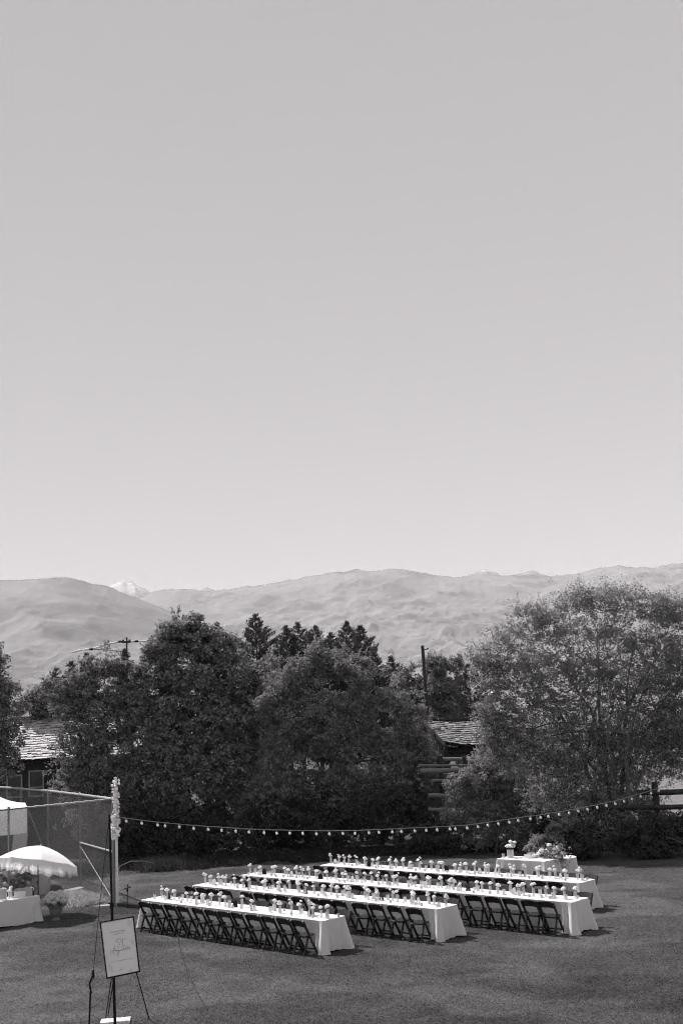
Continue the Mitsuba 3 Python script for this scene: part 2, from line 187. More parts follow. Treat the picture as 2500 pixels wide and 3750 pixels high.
leafmat('m_leaf_pale', proc(lambda p, n, uv: g3(.13 + .31 * noise(p.x * 9.1, p.y * 9.1, p.z * 9.1))), .36, .8)
leafmat('m_needle', proc(lambda p, n, uv: g3(.06 + .075 * noise(p.x * 5.1, p.y * 5.1, p.z * 5.1))), .5, .4)
leafmat('m_petal', .92, .6, .95)
leafmat('m_hydrangea', proc(lambda p, n, uv: g3(.50 + .25 * noise(p.x * 60, p.y * 60, p.z * 60))), .7, .5)
leafmat('m_canopy', .90, .7, .35)
leafmat('m_valance', .92, .7, .95)
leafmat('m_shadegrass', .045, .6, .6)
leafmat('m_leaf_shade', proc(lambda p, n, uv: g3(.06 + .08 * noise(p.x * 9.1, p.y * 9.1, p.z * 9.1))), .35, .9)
leafmat('m_stem', .2, .5, .6)
scene['m_glass'] = {'type': 'blendbsdf', 'weight': .42, 'a': {'type': 'thindielectric', 'int_ior': 1.5}, 'b': {'type': 'twosided', 'bsdf': {'type': 'diffuse', 'reflectance': grey(.7)}}}
scene['m_bulb'] = {'type': 'blendbsdf', 'weight': .66, 'a': {'type': 'thindielectric', 'int_ior': 1.7}, 'b': {'type': 'twosided', 'bsdf': {'type': 'principled', 'base_color': grey(.92), 'roughness': .22, 'specular': .8}}}
mat('m_pane', .03, .08, .7)

# ------------------------------------------------------------------ mesh helpers


def unit(a):
    a = np.asarray(a, float)
    return a / (np.linalg.norm(a) + 1e-12)


class MB:
    def __init__(self):
        self.v, self.f, self.n = [], [], 0

    def add(self, v, f):
        v = np.asarray(v, float)
        f = np.asarray(f, int)
        if f.shape[1] == 4:
            f = np.vstack([f[:, [0, 1, 2]], f[:, [0, 2, 3]]])
        self.v.append(v)
        self.f.append(f + self.n)
        self.n += len(v)
        return self

    def box(self, c, size, ax=None):
        h = np.asarray(size, float) / 2
        s = np.array([[x, y, z] for x in (-1, 1) for y in (-1, 1) for z in (-1, 1)], float) * h
        if ax is not None:
            s = s @ np.asarray(ax, float)
        f = [[0, 1, 3, 2], [4, 6, 7, 5], [0, 4, 5, 1], [2, 3, 7, 6], [0, 2, 6, 4], [1, 5, 7, 3]]
        return self.add(s + np.asarray(c, float), f)

    def beam(self, p, q, w, h, side=(1, 0, 0)):
        p, q = np.asarray(p, float), np.asarray(q, float)
        z = unit(q - p)
        x = unit(np.asarray(side, float) - z * np.dot(side, z))
        y = np.cross(z, x)
        return self.box((p + q) / 2, (w, h, np.linalg.norm(q - p)), np.array([x, y, z]))

    def tube(self, pts, r, n=6, caps=True):
        p = np.asarray(pts, float)
        r = np.broadcast_to(np.asarray(r, float), (len(p),))
        t = np.gradient(p, axis=0)
        t /= np.linalg.norm(t, axis=1, keepdims=True) + 1e-12
        ref = np.array([0, 0, 1.]) if abs(unit(p[-1] - p[0])[2]) < .9 else np.array([1., 0, 0])
        a = np.cross(t, ref)
        a /= np.linalg.norm(a, axis=1, keepdims=True) + 1e-12
        b = np.cross(t, a)
        ang = np.arange(n) * 2 * np.pi / n
        v = p[:, None] + r[:, None, None] * (np.cos(ang)[None, :, None] * a[:, None] + np.sin(ang)[None, :, None] * b[:, None])
        i, j = np.meshgrid(np.arange(len(p) - 1), np.arange(n), indexing='ij')
        q = np.stack([i * n + j, i * n + (j + 1) % n, (i + 1) * n + (j + 1) % n, (i + 1) * n + j], -1).reshape(-1, 4)
        self.add(v.reshape(-1, 3), q)
        if caps:
            for e, off in ((0, 0), (len(p) - 1, 0)):
                c = np.vstack([v[e], p[e][None]])
                self.add(c, [[k, (k + 1) % n, n] for k in range(n)])
        return self

    def lathe(self, prof, n=16, c=(0, 0, 0)):
        pr = np.asarray(prof, float)
        ang = np.arange(n) * 2 * np.pi / n
        v = np.stack([pr[:, None, 0] * np.cos(ang), pr[:, None, 0] * np.sin(ang), np.repeat(pr[:, 1:2], n, 1)], -1).reshape(-1, 3)
        i, j = np.meshgrid(np.arange(len(pr) - 1), np.arange(n), indexing='ij')
        q = np.stack([i * n + j, i * n + (j + 1) % n, (i + 1) * n + (j + 1) % n, (i + 1) * n + j], -1).reshape(-1, 4)
        return self.add(v + np.asarray(c, float), q)

    def ball(self, c, r, sub=1, sq=(1, 1, 1), bump=0., seed=0):
        v, f = ICO[sub]
        k = np.ones(len(v))
        if bump:
            k = 1 + bump * (meshkit.noise(v * 3.1 + seed * 7.7, seed) - .5) * 2
        return self.add(v * k[:, None] * r * np.asarray(sq) + np.asarray(c, float), f)

    def poly(self, pts, th):
        """a convex flat polygon given thickness th along its normal"""
        p = np.asarray(pts, float)
        nrm = unit(np.cross(p[1] - p[0], p[2] - p[0])) * th
        n = len(p)
        f = [[0, k, k + 1] for k in range(1, n - 1)] + [[n, n + k + 1, n + k] for k in range(1, n - 1)]
        for k in range(n):
            m = (k + 1) % n
            f += [[k, n + k, n + m], [k, n + m, m]]
        return self.add(np.vstack([p, p - nrm]), f)

    def mesh(self):
        return np.vstack(self.v), np.vstack(self.f)


import trimesh
ICO = {k: (np.array(m.vertices), np.array(m.faces)) for k, m in ((s, trimesh.creation.icosphere(subdivisions=s)) for s in (0, 1, 2, 3))}
_count = {}


def numbered(base):
    n = _count.get(base, 0)
    _count[base] = n + 1
    return base if n == 0 else f'{base}_{n:03d}'


def shape(mesh, bsdf, smooth=False):
    return mikit.ply(mesh.mesh() if isinstance(mesh, MB) else mesh, bsdf, smooth=smooth)


def put(parent, name, sh, M=None):
    key = numbered(f'{parent}__{name}' if parent else name)
    scene[key] = sh if M is None else {**sh, 'to_world': M}
    return key


def thing(name, label, cat, group=None):
    key = numbered(name)
    labels[key] = {'label': label, 'category': cat}
    if group:
        labels[key]['group'] = group
    return key


def single(name, sh, label, cat, group=None, M=None):
    key = thing(name, label, cat, group)
    scene[key] = sh if M is None else {**sh, 'to_world': M}
    return key


def struct(name, sh, label):
    scene[name] = sh
    labels[name] = {'label': label, 'kind': 'structure'}


def frame(o, x, y):
    m = np.eye(4)
    m[:3, 0], m[:3, 1], m[:3, 2], m[:3, 3] = x, y, np.cross(x, y), o
    return T(m.tolist())


ORD = ['first', 'second', 'third', 'fourth', 'fifth', 'sixth', 'seventh', 'eighth', 'ninth', 'tenth', 'eleventh', 'twelfth', 'thirteenth', 'fourteenth', 'fifteenth',
       'sixteenth', 'seventeenth', 'eighteenth', 'nineteenth', 'twentieth', 'twenty-first', 'twenty-second', 'twenty-third', 'twenty-fourth', 'twenty-fifth',
       'twenty-sixth', 'twenty-seventh', 'twenty-eighth', 'twenty-ninth', 'thirtieth', 'thirty-first', 'thirty-second', 'thirty-third', 'thirty-fourth', 'thirty-fifth', 'thirty-sixth', 'thirty-seventh', 'thirty-eighth', 'thirty-ninth', 'fortieth', 'forty-first', 'forty-second']


def ordn(i):
    return ORD[i] if i < len(ORD) else f'number {i + 1}'


# ------------------------------------------------------------------ the setting: ground, lawn, hills
g = MB().add([[-9000, -400, 0], [9000, -400, 0], [9000, 12500, 0], [-9000, 12500, 0]], [[0, 1, 2, 3]])
g.v[0][:, 2] = -.004
struct('ground', shape(g, 'm_dirt'), 'pale dry ground beyond the lawn and the fences')
l = MB()
xs, ys = np.linspace(-45, 45, 61), np.linspace(4, 46.6, 41)
X, Yg = np.meshgrid(xs, ys, indexing='ij')
Yl = Yg.copy()
Yl[:, -1] += .5 * np.sin(xs * 1.3) + .3 * np.sin(xs * 3.1)
i, j = np.meshgrid(np.arange(60), np.arange(40), indexing='ij')
l.add(np.stack([X, Yl, np.zeros_like(X)], -1).reshape(-1, 3), np.stack([i * 41 + j, (i + 1) * 41 + j, (i + 1) * 41 + j + 1, i * 41 + j + 1], -1).reshape(-1, 4))
struct('lawn', shape(l, 'm_lawn'), 'mown lawn under the long tables')


def blades(rng, n, region, h, w, lean=.5):
    x, y = region(rng, n)
    a = rng.uniform(0, 2 * np.pi, n)
    hh = h * rng.uniform(.5, 1.3, n)
    le = rng.normal(0, lean, (n, 2)) * hh[:, None]
    d = np.stack([np.cos(a), np.sin(a)], -1) * (w * rng.uniform(.6, 1.3, n) / 2)[:, None]
    base = np.stack([x, y, np.zeros(n)], -1)
    v = np.empty((n, 3, 3))
    v[:, 0], v[:, 1], v[:, 2] = base, base, base
    v[:, 0, :2] -= d
    v[:, 1, :2] += d
    v[:, 2, :2] += le
    v[:, 2, 2] = hh
    return v.reshape(-1, 3), np.arange(3 * n).reshape(-1, 3)


def lawn_region(rng, n):
    y = 1 / rng.uniform(1 / 46.2, 1 / 19.5, n)
    return rng.uniform(-.36, .33, n) * y, y


scene['grass'] = shape(blades(RNG(1), 190000, lawn_region, .022, .016, 1.6), 'm_blade')
labels['grass'] = {'label': 'short mown grass blades covering the lawn', 'category': 'grass', 'kind': 'stuff'}


def edge_region(rng, n):
    x = rng.uniform(-12.5, 14.5, n)
    return x, 46.5 + .5 * np.sin(x * 1.3) + .3 * np.sin(x * 3.1) + rng.uniform(-.35, 2.6, n) ** 1 + np.where(x > 6, -1.2, 0)


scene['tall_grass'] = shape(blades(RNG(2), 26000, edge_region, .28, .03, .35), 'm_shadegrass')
labels['tall_grass'] = {'label': 'unmown tall grass along the shaded far edge of the lawn', 'category': 'grass', 'kind': 'stuff'}


def clump_region(rng, n):
    return rng.normal(-7.9, .55, n), rng.normal(46.2, .35, n)


b = MB().add(*blades(RNG(3), 1100, clump_region, .48, .028, .35))
single('weed_clump', shape(b, 'm_blade'), 'tuft of tall pale weeds at the far left edge of the lawn', 'weeds')
b = MB().tube([(-9.6, 45.6, 0), (-9.5, 45.7, .3), (-9.1, 45.8, .45), (-8.6, 45.9, .42), (-8.2, 46, .3)], .018)
single('bent_hoop', shape(b, 'm_metal', 40), 'thin bent hoop of pipe lying beside the tall weeds', 'pipe')


def ridge_mesh(pts, yr, yf, amp, nx, ny, seed, back=900, gul=1.0, x0=None, x1=None):
    px, pz = np.array(pts, float).T
    x0, x1 = (px[0] if x0 is None else x0), (px[-1] if x1 is None else x1)
    xs = np.linspace(x0, x1, nx)
    t = np.concatenate([np.linspace(0, 1, ny), 1 + np.linspace(.04, 1, 12)])
    X, Tt = np.meshgrid(xs, t, indexing='ij')
    Yw = np.where(Tt <= 1, yf + (yr - yf) * Tt, yr + back * (Tt - 1))
    # ridge profile smooth + crest detail
    Z0 = np.interp(X * (yr / np.maximum(Yw, 1)) * .35 + X * .65, px, pz)
    f1 = meshkit.fbm(np.stack([X / 900, Yw / 900, X * 0 + seed], -1), 5, seed)

    f2 = meshkit.fbm(np.stack([X / 700 + 31, Yw / 700 + 17, X * 0 + seed], -1), 4, seed + 40)

    def spur(size, ang, warp, oc, sd):
        ca, sa = math.cos(ang), math.sin(ang)
        u, w = (X * ca + Yw * sa) / size + f1 * warp, (-X * sa + Yw * ca) / (size * 1.7) + f2 * warp
        return (1 - np.abs(meshkit.fbm(np.stack([u, w, X * 0 + seed + sd], -1), oc, seed + sd) * 2 - 1)) ** 1.6

    g1, g2, g3_, g4 = spur(560, .5, 1.2, 3, 3), spur(250, -.65, 1.5, 3, 9), spur(105, .9, 1.6, 3, 15), spur(44, -.3, 1.2, 3, 21)
    prof = np.where(Tt <= 1, .28 * Tt + .72 * Tt ** 1.9, 1 - .35 * (Tt - 1))
    env = np.clip(np.sin(np.pi * np.clip(Tt, 0, 1)) ** .8, 0, 1) + .12 * np.clip(Tt, 0, 1) * (Tt <= 1)
    Z = Z0 * prof + env * amp * gul * ((g1 - .6) * 1.3 + (g2 - .6) * .62 + (g3_ - .6) * .3 + (g4 - .6) * .13)
    cr = meshkit.fbm(np.stack([X / 45, Yw / 400, X * 0], -1), 4, seed + 20) - .5
    Z += np.clip(Tt, 0, 1) ** 6 * 11 * cr * (amp / 150)
    Z = np.where(Tt <= 0, -2, Z)
    m, k = len(xs), len(t)
    i, j = np.meshgrid(np.arange(m - 1), np.arange(k - 1), indexing='ij')
    return np.stack([X, Yw, Z], -1).reshape(-1, 3), np.stack([i * k + j, (i + 1) * k + j, (i + 1) * k + j + 1, i * k + j + 1], -1).reshape(-1, 4)


struct('far_mountain_peaks', shape(ridge_mesh(RIDGE_SNOW, 10500, 8200, 260, 600, 80, 11, back=600), 'm_snow', True), 'far snow-streaked peaks showing behind the ridge')
struct('mountain_ridge', shape(ridge_mesh(RIDGE_MAIN, 6000, 2300, 170, 1000, 240, 5, gul=.44), 'm_hill', True), 'long hazy mountain ridge behind the trees')
struct('foothill', shape(ridge_mesh(RIDGE_LEFT, 4200, 1900, 120, 640, 180, 2, gul=.36), 'm_hill', True), 'smooth sagebrush foothill sloping down from the left')

# haze: one closed box of pale air
scene['air'] = {'type': 'homogeneous', 'albedo': {'type': 'rgb', 'value': [.955, .945, .95]}, 'sigma_t': 6.8e-5}
scene['haze'] = {'type': 'cube', 'to_world': T().translate([0, 6500, 799]) @ T().scale([9500, 7200, 801]), 'bsdf': {'type': 'null'}, 'interior': {'type': 'ref', 'id': 'air'}}
labels['haze'] = {'label': 'pale summer haze veiling the far mountains', 'category': 'haze', 'kind': 'stuff'}

# ------------------------------------------------------------------ trees


def leaf_quads(rng, P, length, width, upbias=.35, out=None):
    n = len(P)
    nn = rng.normal(0, 1, (n, 3))
    nn /= np.linalg.norm(nn, axis=1, keepdims=True)
    nn[:, 2] += upbias * 2
    if out is not None:
        nn += out * .45
    nn /= np.linalg.norm(nn, axis=1, keepdims=True)
    t = np.cross(nn, rng.normal(0, 1, (n, 3)))
    t /= np.linalg.norm(t, axis=1, keepdims=True) + 1e-9
    bt = np.cross(nn, t)
    k = rng.uniform(.6, 1.35, (n, 1))
    v = np.stack([P - t * length * k / 2, P + bt * width * k / 2, P + t * length * k / 2, P - bt * width * k / 2], 1)
    f = np.arange(4 * n).reshape(n, 4)
    return v.reshape(-1, 3), f


def crown_points(rng, lobes, n, per=70, clump=.28, lo=.45, flat=.75):
    """leaves sit on the upper and outer skin of many small boughs that stick out of the crown's lobes"""
    L = np.array(lobes)
    if lo < .05:
        L[:, 3:] *= 1.15
    wgt = L[:, 3] * L[:, 5] + L[:, 4] * L[:, 5]
    nb = max(1, n // per)
    k = rng.choice(len(L), nb, p=wgt / wgt.sum())
    d = rng.normal(0, 1, (nb, 3))
    d /= np.linalg.norm(d, axis=1, keepdims=True)
    rad = rng.uniform(lo ** 2, 1, nb) ** .5 * (.78 + .42 * rng.random(nb) ** 1.5)
    c = L[k, :3] + d * rad[:, None] * L[k, 3:6]
    R = clump * rng.uniform(.6, 1.5, nb)
    out = d + np.array([0, 0, .75])
    out /= np.linalg.norm(out, axis=1, keepdims=True)
    q = rng.normal(0, 1, (nb * per, 3))
    q /= np.linalg.norm(q, axis=1, keepdims=True)
    o = np.repeat(out, per, 0)
    dot = (q * o).sum(1, keepdims=True)
    q = np.where(dot < -.25, q - 2 * dot * o, q)
    rr = np.repeat(R, per)[:, None] * rng.uniform(.35, 1.12, (nb * per, 1))
    P = np.repeat(c, per, 0) + q * rr * np.array([1, 1, flat])
    return P, c, q


def limb(rng, p, q, r0, r1, wob=.12, n=7):
    t = np.linspace(0, 1, n)[:, None]
    p, q = np.asarray(p, float), np.asarray(q, float)
    L = np.linalg.norm(q - p)
    pts = p + (q - p) * t
    pts[:, 2] += np.sin(t[:, 0] * np.pi) * L * .06
    pts[1:-1] += rng.normal(0, wob * L / n, (n - 2, 3))
    return pts, np.linspace(r0, r1, n)


def broadleaf(name, lobes, base, label, cat='tree', n=60000, leaf=(.12, .07), bsdf='m_leaf', clump=.28, per=70, trunk_r=.16, lo=.45, seed=0, stems=1, group=None, bark='m_bark', twigs=0, nlimb=6, flat=.75, void=(1.5, .38)):
    rng = RNG(seed + 100)
    key = thing(name, label, cat, group)
    if cat == 'tree' and seed != 6:
        L0, ex = np.array(lobes), []
        for _ in range(int(len(L0) * 1.2)):
            q = L0[rng.integers(len(L0))]
            d = rng.normal(0, 1, 3) + [0, -.35, .35]
            d /= np.linalg.norm(d)
            r = rng.uniform(.26, .5) * (q[3] + q[5]) / 2
            ex.append(tuple(q[:3] + d * q[3:6] * rng.uniform(.95, 1.2)) + (r, r, r * rng.uniform(.8, 1.2)))
        lobes = list(lobes) + ex
    L = np.array(lobes)
    ctr = L[:, :3].mean(0)
    m = MB()
    tops = []
    for s in range(stems):
        off = np.array([rng.normal(0, .22), rng.normal(0, .22)]) if stems > 1 else np.zeros(2)
        q = np.array([base[0] + (ctr[0] - base[0]) * .5 + off[0] * 4, base[1] + (ctr[1] - base[1]) * .5 + off[1] * 3, max(.8, ctr[2] * .75)])
        pts, rr = limb(rng, (base[0] + off[0], base[1] + off[1], -.05), q, trunk_r * (1 if stems == 1 else .75), trunk_r * .45, .08, 9)
        put(key, 'trunk', shape(MB().tube(pts, rr, 7), bark, 50))
        tops.append(pts)
    order = np.argsort(-L[:, 5] * L[:, 3])[:nlimb]
    ends = []
    for a in order:
        pts0 = tops[rng.integers(len(tops))]
        st = pts0[rng.integers(3, len(pts0))]
        pts, rr = limb(rng, st, L[a, :3] + np.array([0, 0, .3 * L[a, 5]]), trunk_r * .42, .018)
        put(key, 'branch', shape(MB().tube(pts, rr, 5), bark, 50))
        ends.append(pts)
    P, c, qn = crown_points(rng, lobes, n, per, clump, lo, flat)
    ns = len(P) // 520
    if cat == 'tree' and ns:
        top = c[np.argsort(-(c - L[rng.integers(len(L), size=len(c)), :3])[:, 2] - c[:, 2] * .4)[:max(ns * 2, 4)]]
        e = top[rng.integers(len(top), size=ns)]
        dirs = np.stack([rng.normal(0, .3, ns), rng.normal(0, .3, ns), np.ones(ns)], -1)
        tt = rng.random((ns, 34, 1)) * rng.uniform(.25, .75, (ns, 1, 1))
        Q = (e[:, None] + dirs[:, None] * tt + rng.normal(0, .055, (ns, 34, 3))).reshape(-1, 3)
        P, qn = np.vstack([P, Q]), np.vstack([qn, rng.normal(0, .5, Q.shape)])
    hole = meshkit.fbm(P * (void[0], void[0], void[0] * 1.15) + seed * 3.7, 3, seed)
    ok = (P[:, 2] > .02) & (hole > void[1])
    if seed == 6:
        ok &= rng.random(len(P)) < np.clip(1.1 - (P[:, 2] - 6.8) * .26, .3, 1)
    P, qn = P[ok], qn[ok]
    if twigs:
        m = MB()
        for _ in range(twigs):
            e = c[rng.integers(len(c))]
            li = L[np.argmin(((L[:, :3] - e) ** 2).sum(1))]
            st = li[:3] + rng.normal(0, .2, 3) - np.array([0, 0, .3])
            pts, rr = limb(rng, st, e + (e - st) * .35 + np.array([0, 0, .25]), .018, .005, .2, 6)
            m.tube(pts, rr, 4, False)
        k2 = put(key, 'twigs', shape(m, 'm_palebark' if seed == 6 else 'm_bark', 50))
        labels[k2] = {'kind': 'stuff'}
    put(key, 'crown', shape(leaf_quads(rng, P, *leaf, out=qn), bsdf))
    return key


def conifer(x, y, z, w, seed, label, group=None):
    rng = RNG(seed + 500)
    key = thing('pine_tree', label, 'tree', group)
    put(key, 'trunk', shape(MB().tube([(x, y, -.05), (x, y, z * .5), (x, y, z - .15)], [.16, .1, .015], 6), 'm_bark', 50))
    P, dirs = [], []
    zz = z
    while zz > max(1.5, z - 7.5):
        d = z - zz
        R = min(.08 + d * .72 * w / .75, w * 1.35) * rng.uniform(.75, 1.15)
        nb = 4 + int(min(5, d * 2))
        a0 = rng.uniform(0, 6.28)
        for k in range(nb):
            a = a0 + k * 6.283 / nb + rng.normal(0, .25)
            Rk = R * rng.uniform(.6, 1.15)
            ns = int(14 + 44 * Rk)
            s = rng.uniform(.15, 1, ns) ** .7
            p = np.stack([x + np.cos(a) * Rk * s, y + np.sin(a) * Rk * s, zz + .34 * Rk * s ** 2 + .02], -1)
            P.append(p + rng.normal(0, .055, p.shape))
            dd = np.stack([np.full(ns, np.cos(a)), np.full(ns, np.sin(a)), np.full(ns, .9)], -1)
            dirs.append(dd + rng.normal(0, .45, dd.shape))
        zz -= rng.uniform(.16, .26)
    P, dirs = np.vstack(P), np.vstack(dirs)
    t = dirs / np.linalg.norm(dirs, axis=1, keepdims=True)
    nn = np.cross(t, rng.normal(0, 1, t.shape))
    nn /= np.linalg.norm(nn, axis=1, keepdims=True)
    ln, wd = rng.uniform(.14, .27, (len(P), 1)), .055
    v = np.stack([P - t * ln / 2, P + nn * wd / 2, P + t * ln / 2, P - nn * wd / 2], 1).reshape(-1, 3)
    put(key, 'crown', shape((v, np.arange(len(v)).reshape(-1, 4)), 'm_needle'))


broadleaf('broadleaf_tree', LOBES_A, BASES['A'], 'leafy tree cut off by the left edge, in front of the shingled house', n=26000, seed=1, bsdf='m_leaf', leaf=(.12, .075), clump=.24, per=36, lo=.2)
broadleaf('broadleaf_tree', LOBES_B, BASES['B'], 'round mid-grey tree between the shingled house and the tallest dark tree', n=100000, seed=2, leaf=(.12, .072), clump=.24, per=36, void=(1.4, .44), lo=.15, stems=2)
broadleaf('broadleaf_tree', LOBES_C, BASES['C'], 'tallest dark broadleaf tree left of centre, with a domed top against the hills', n=150000, seed=3, bsdf='m_leaf_dark', leaf=(.145, .095), clump=.30, per=50, lo=.1, void=(1.55, .425), trunk_r=.22, stems=2)
broadleaf('broadleaf_tree', LOBES_C2, BASES['C2'], 'narrow dark tree squeezed between the domed dark tree and the wide bushy tree', n=56000, seed=4, void=(1.4, .43), bsdf='m_leaf_dark', leaf=(.14, .09), clump=.30, per=55, lo=.15)
broadleaf('broadleaf_tree', LOBES_E, BASES['E'], 'wide bushy fine-leaved tree in the centre of the tree line', n=185000, seed=5, leaf=(.105, .06), clump=.20, per=20, void=(1.05, .435), lo=.15, twigs=120, stems=3, trunk_r=.2)
broadleaf('broadleaf_tree', LOBES_G, BASES['G'], 'large open many-stemmed tree on the right with pale twigs among its leaves', n=250000, seed=6, bsdf='m_leaf_pale', leaf=(.085, .045), clump=.17, per=15, lo=.04, void=(2.1, .37), stems=5, trunk_r=.15, bark='m_bark', twigs=420, nlimb=18)
broadleaf('shrub', LOBES_H1, BASES['H1'], 'pale leafy thicket between the log shed and the large right-hand tree', 'shrub', n=52000, seed=7, bsdf='m_leaf_pale', leaf=(.10, .06), clump=.24, trunk_r=.06, stems=3)
broadleaf('shrub', LOBES_H2, BASES['H2'], 'small sunlit bush behind the flower arrangement on the small cloth table', 'shrub', n=13000, seed=8, bsdf='m_leaf_pale', leaf=(.09, .05), clump=.16, trunk_r=.035, stems=2, nlimb=3)
broadleaf('broadleaf_tree', LOBES_K, BASES['K'], 'small round grey tree above the ridge of the shingled house', n=14000, seed=9, bsdf='m_leaf', clump=.2)
broadleaf('broadleaf_tree', LOBES_F1, BASES['F1'], 'soft grey tree behind the bare utility pole', n=36000, seed=10, bsdf='m_leaf', clump=.26)
broadleaf('broadleaf_tree', LOBES_F2, BASES['F2'], 'dark tree just right of the bare utility pole, above the log shed', n=36000, seed=11, bsdf='m_leaf_dark', clump=.26)
CL = ['pine far left, behind the round tree and above the shingled house', 'second pine from the left, behind the round tree', 'thin pine tip right behind the top of the round tree', 'thin pine tip below the pole with a crossing pipe',
      'pine tip just right of the domed dark tree', 'tallest broad pine behind the tree line, left of centre', 'pine top right of the tallest broad pine', 'pine top second right of the tallest broad pine', 'pine top third right of the tallest broad pine',
      'low pine top fourth right of the tallest broad pine', 'open pine top, left one of a pair over the bushy tree', 'dark pine top, right one of a pair over the bushy tree', 'short pine sloping down beside the bushy tree',
      'small lone pine left of the bare utility pole', 'dark spruce above the log shed, left of the large open tree']
for k, (q, cl) in enumerate(zip(CONIFERS, CL)):
    conifer(*q, k, cl, 'pines behind the tree line')
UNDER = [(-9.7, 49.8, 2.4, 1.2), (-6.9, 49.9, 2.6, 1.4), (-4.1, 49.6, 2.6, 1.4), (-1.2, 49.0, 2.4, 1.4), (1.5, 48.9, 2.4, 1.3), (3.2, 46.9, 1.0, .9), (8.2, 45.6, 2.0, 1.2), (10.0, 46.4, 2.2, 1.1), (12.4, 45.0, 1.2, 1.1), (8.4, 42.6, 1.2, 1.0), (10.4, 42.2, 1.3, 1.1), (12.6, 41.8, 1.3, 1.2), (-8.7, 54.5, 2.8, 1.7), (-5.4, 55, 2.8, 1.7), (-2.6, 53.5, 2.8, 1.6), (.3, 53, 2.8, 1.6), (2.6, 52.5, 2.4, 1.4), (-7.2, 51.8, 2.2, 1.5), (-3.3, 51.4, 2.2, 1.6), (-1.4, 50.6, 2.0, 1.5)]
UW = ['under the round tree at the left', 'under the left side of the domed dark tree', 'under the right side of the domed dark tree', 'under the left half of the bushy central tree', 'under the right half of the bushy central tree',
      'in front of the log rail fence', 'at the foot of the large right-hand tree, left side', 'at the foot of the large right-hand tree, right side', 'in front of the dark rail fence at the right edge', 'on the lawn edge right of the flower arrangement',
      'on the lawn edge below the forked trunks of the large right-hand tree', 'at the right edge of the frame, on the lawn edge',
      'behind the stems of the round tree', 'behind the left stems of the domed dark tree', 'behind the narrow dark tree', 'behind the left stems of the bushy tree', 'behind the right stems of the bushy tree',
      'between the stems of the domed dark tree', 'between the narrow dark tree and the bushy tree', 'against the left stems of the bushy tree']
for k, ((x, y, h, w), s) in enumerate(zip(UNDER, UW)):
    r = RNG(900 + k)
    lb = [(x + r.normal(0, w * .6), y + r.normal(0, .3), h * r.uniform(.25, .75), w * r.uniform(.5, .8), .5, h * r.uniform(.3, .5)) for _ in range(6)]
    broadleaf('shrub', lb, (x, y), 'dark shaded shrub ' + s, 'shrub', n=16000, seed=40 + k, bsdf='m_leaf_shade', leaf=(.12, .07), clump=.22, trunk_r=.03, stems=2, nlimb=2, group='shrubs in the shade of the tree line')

# ------------------------------------------------------------------ house and shed with shingle roofs, rail fences, poles


def shingle_roof(parent, a, b_, c, d, courses, width, sag=0., seed=0, limit=300, xr=None, bs=('m_shingle', 'm_shingle_b', 'm_shingle_c')):
    """a-b ridge ends, c-d eave ends; every shingle a thin wedge lying over the course below"""
    rng = RNG(seed)
    a, b_, c, d = (np.asarray(q, float) for q in (a, b_, c, d))
    nrm = unit(np.cross(b_ - a, c - a))
    if nrm[2] < 0:
        nrm = -nrm
    deck = MB()
    n = 13
    for k in range(n - 1):
        q = []
        for s in (k / (n - 1), (k + 1) / (n - 1)):
            sg = -sag * math.sin(math.pi * s)
            q += [a + (b_ - a) * s + [0, 0, sg - .03], c + (d - c) * s + [0, 0, sg * 1.1 - .03]]
        deck.add([q[0], q[1], q[3], q[2]], [[0, 1, 2, 3]])
        deck.add([v - nrm * .08 for v in (q[0], q[1], q[3], q[2])], [[3, 2, 1, 0]])
    rk = put(parent, 'roof', shape(deck, 'm_darkwood'))
    rest, made = MB(), 0
    for j in range(courses):
        t0, t1 = (courses - j) / courses, (courses - j - 1.35) / courses
        L = np.linalg.norm((d - c) * t0 + (b_ - a) * (1 - t0))
        nn = max(2, int(L / width))
        e = np.concatenate([[0], np.sort((np.arange(1, nn) + rng.uniform(-.28, .28, nn - 1)) / nn), [1]])
        for k in range(nn):
            s0, s1 = e[k] + .005 / L, e[k + 1] - .005 / L
            tt0 = min(1.02, t0 + rng.normal(0, .012))
            q = []
            for (s, t) in ((s0, tt0), (s1, tt0), (s1, max(0, t1)), (s0, max(0, t1))):
                rp, ep = a + (b_ - a) * s, c + (d - c) * s
                q.append(rp + (ep - rp) * t + np.array([0, 0, -sag * math.sin(math.pi * s)]))
            lift = .06 + rng.uniform(0, .025)
            lo_, th = np.array([lift, lift, .012, .012]), .034
            top = [q[z] + nrm * lo_[z] for z in range(4)]
            bot = [q[z] + nrm * (lo_[z] - th) for z in range(4)]
            sm = MB().add(top + bot, [[0, 1, 2, 3], [7, 6, 5, 4], [0, 4, 5, 1], [1, 5, 6, 2], [2, 6, 7, 3], [3, 7, 4, 0]])
            xc = q[0][0]
            if made < limit and (xr is None or xr[0] < xc < xr[1]):
                put(rk, 'shingle', shape(sm, bs[rng.integers(len(bs))]))
                made += 1
            else:
                rest.add(*sm.mesh())
    if rest.n:
        k2 = put(rk, 'shingles', shape(rest, bs[0]))
        labels[k2] = {'kind': 'stuff'}
    return rk


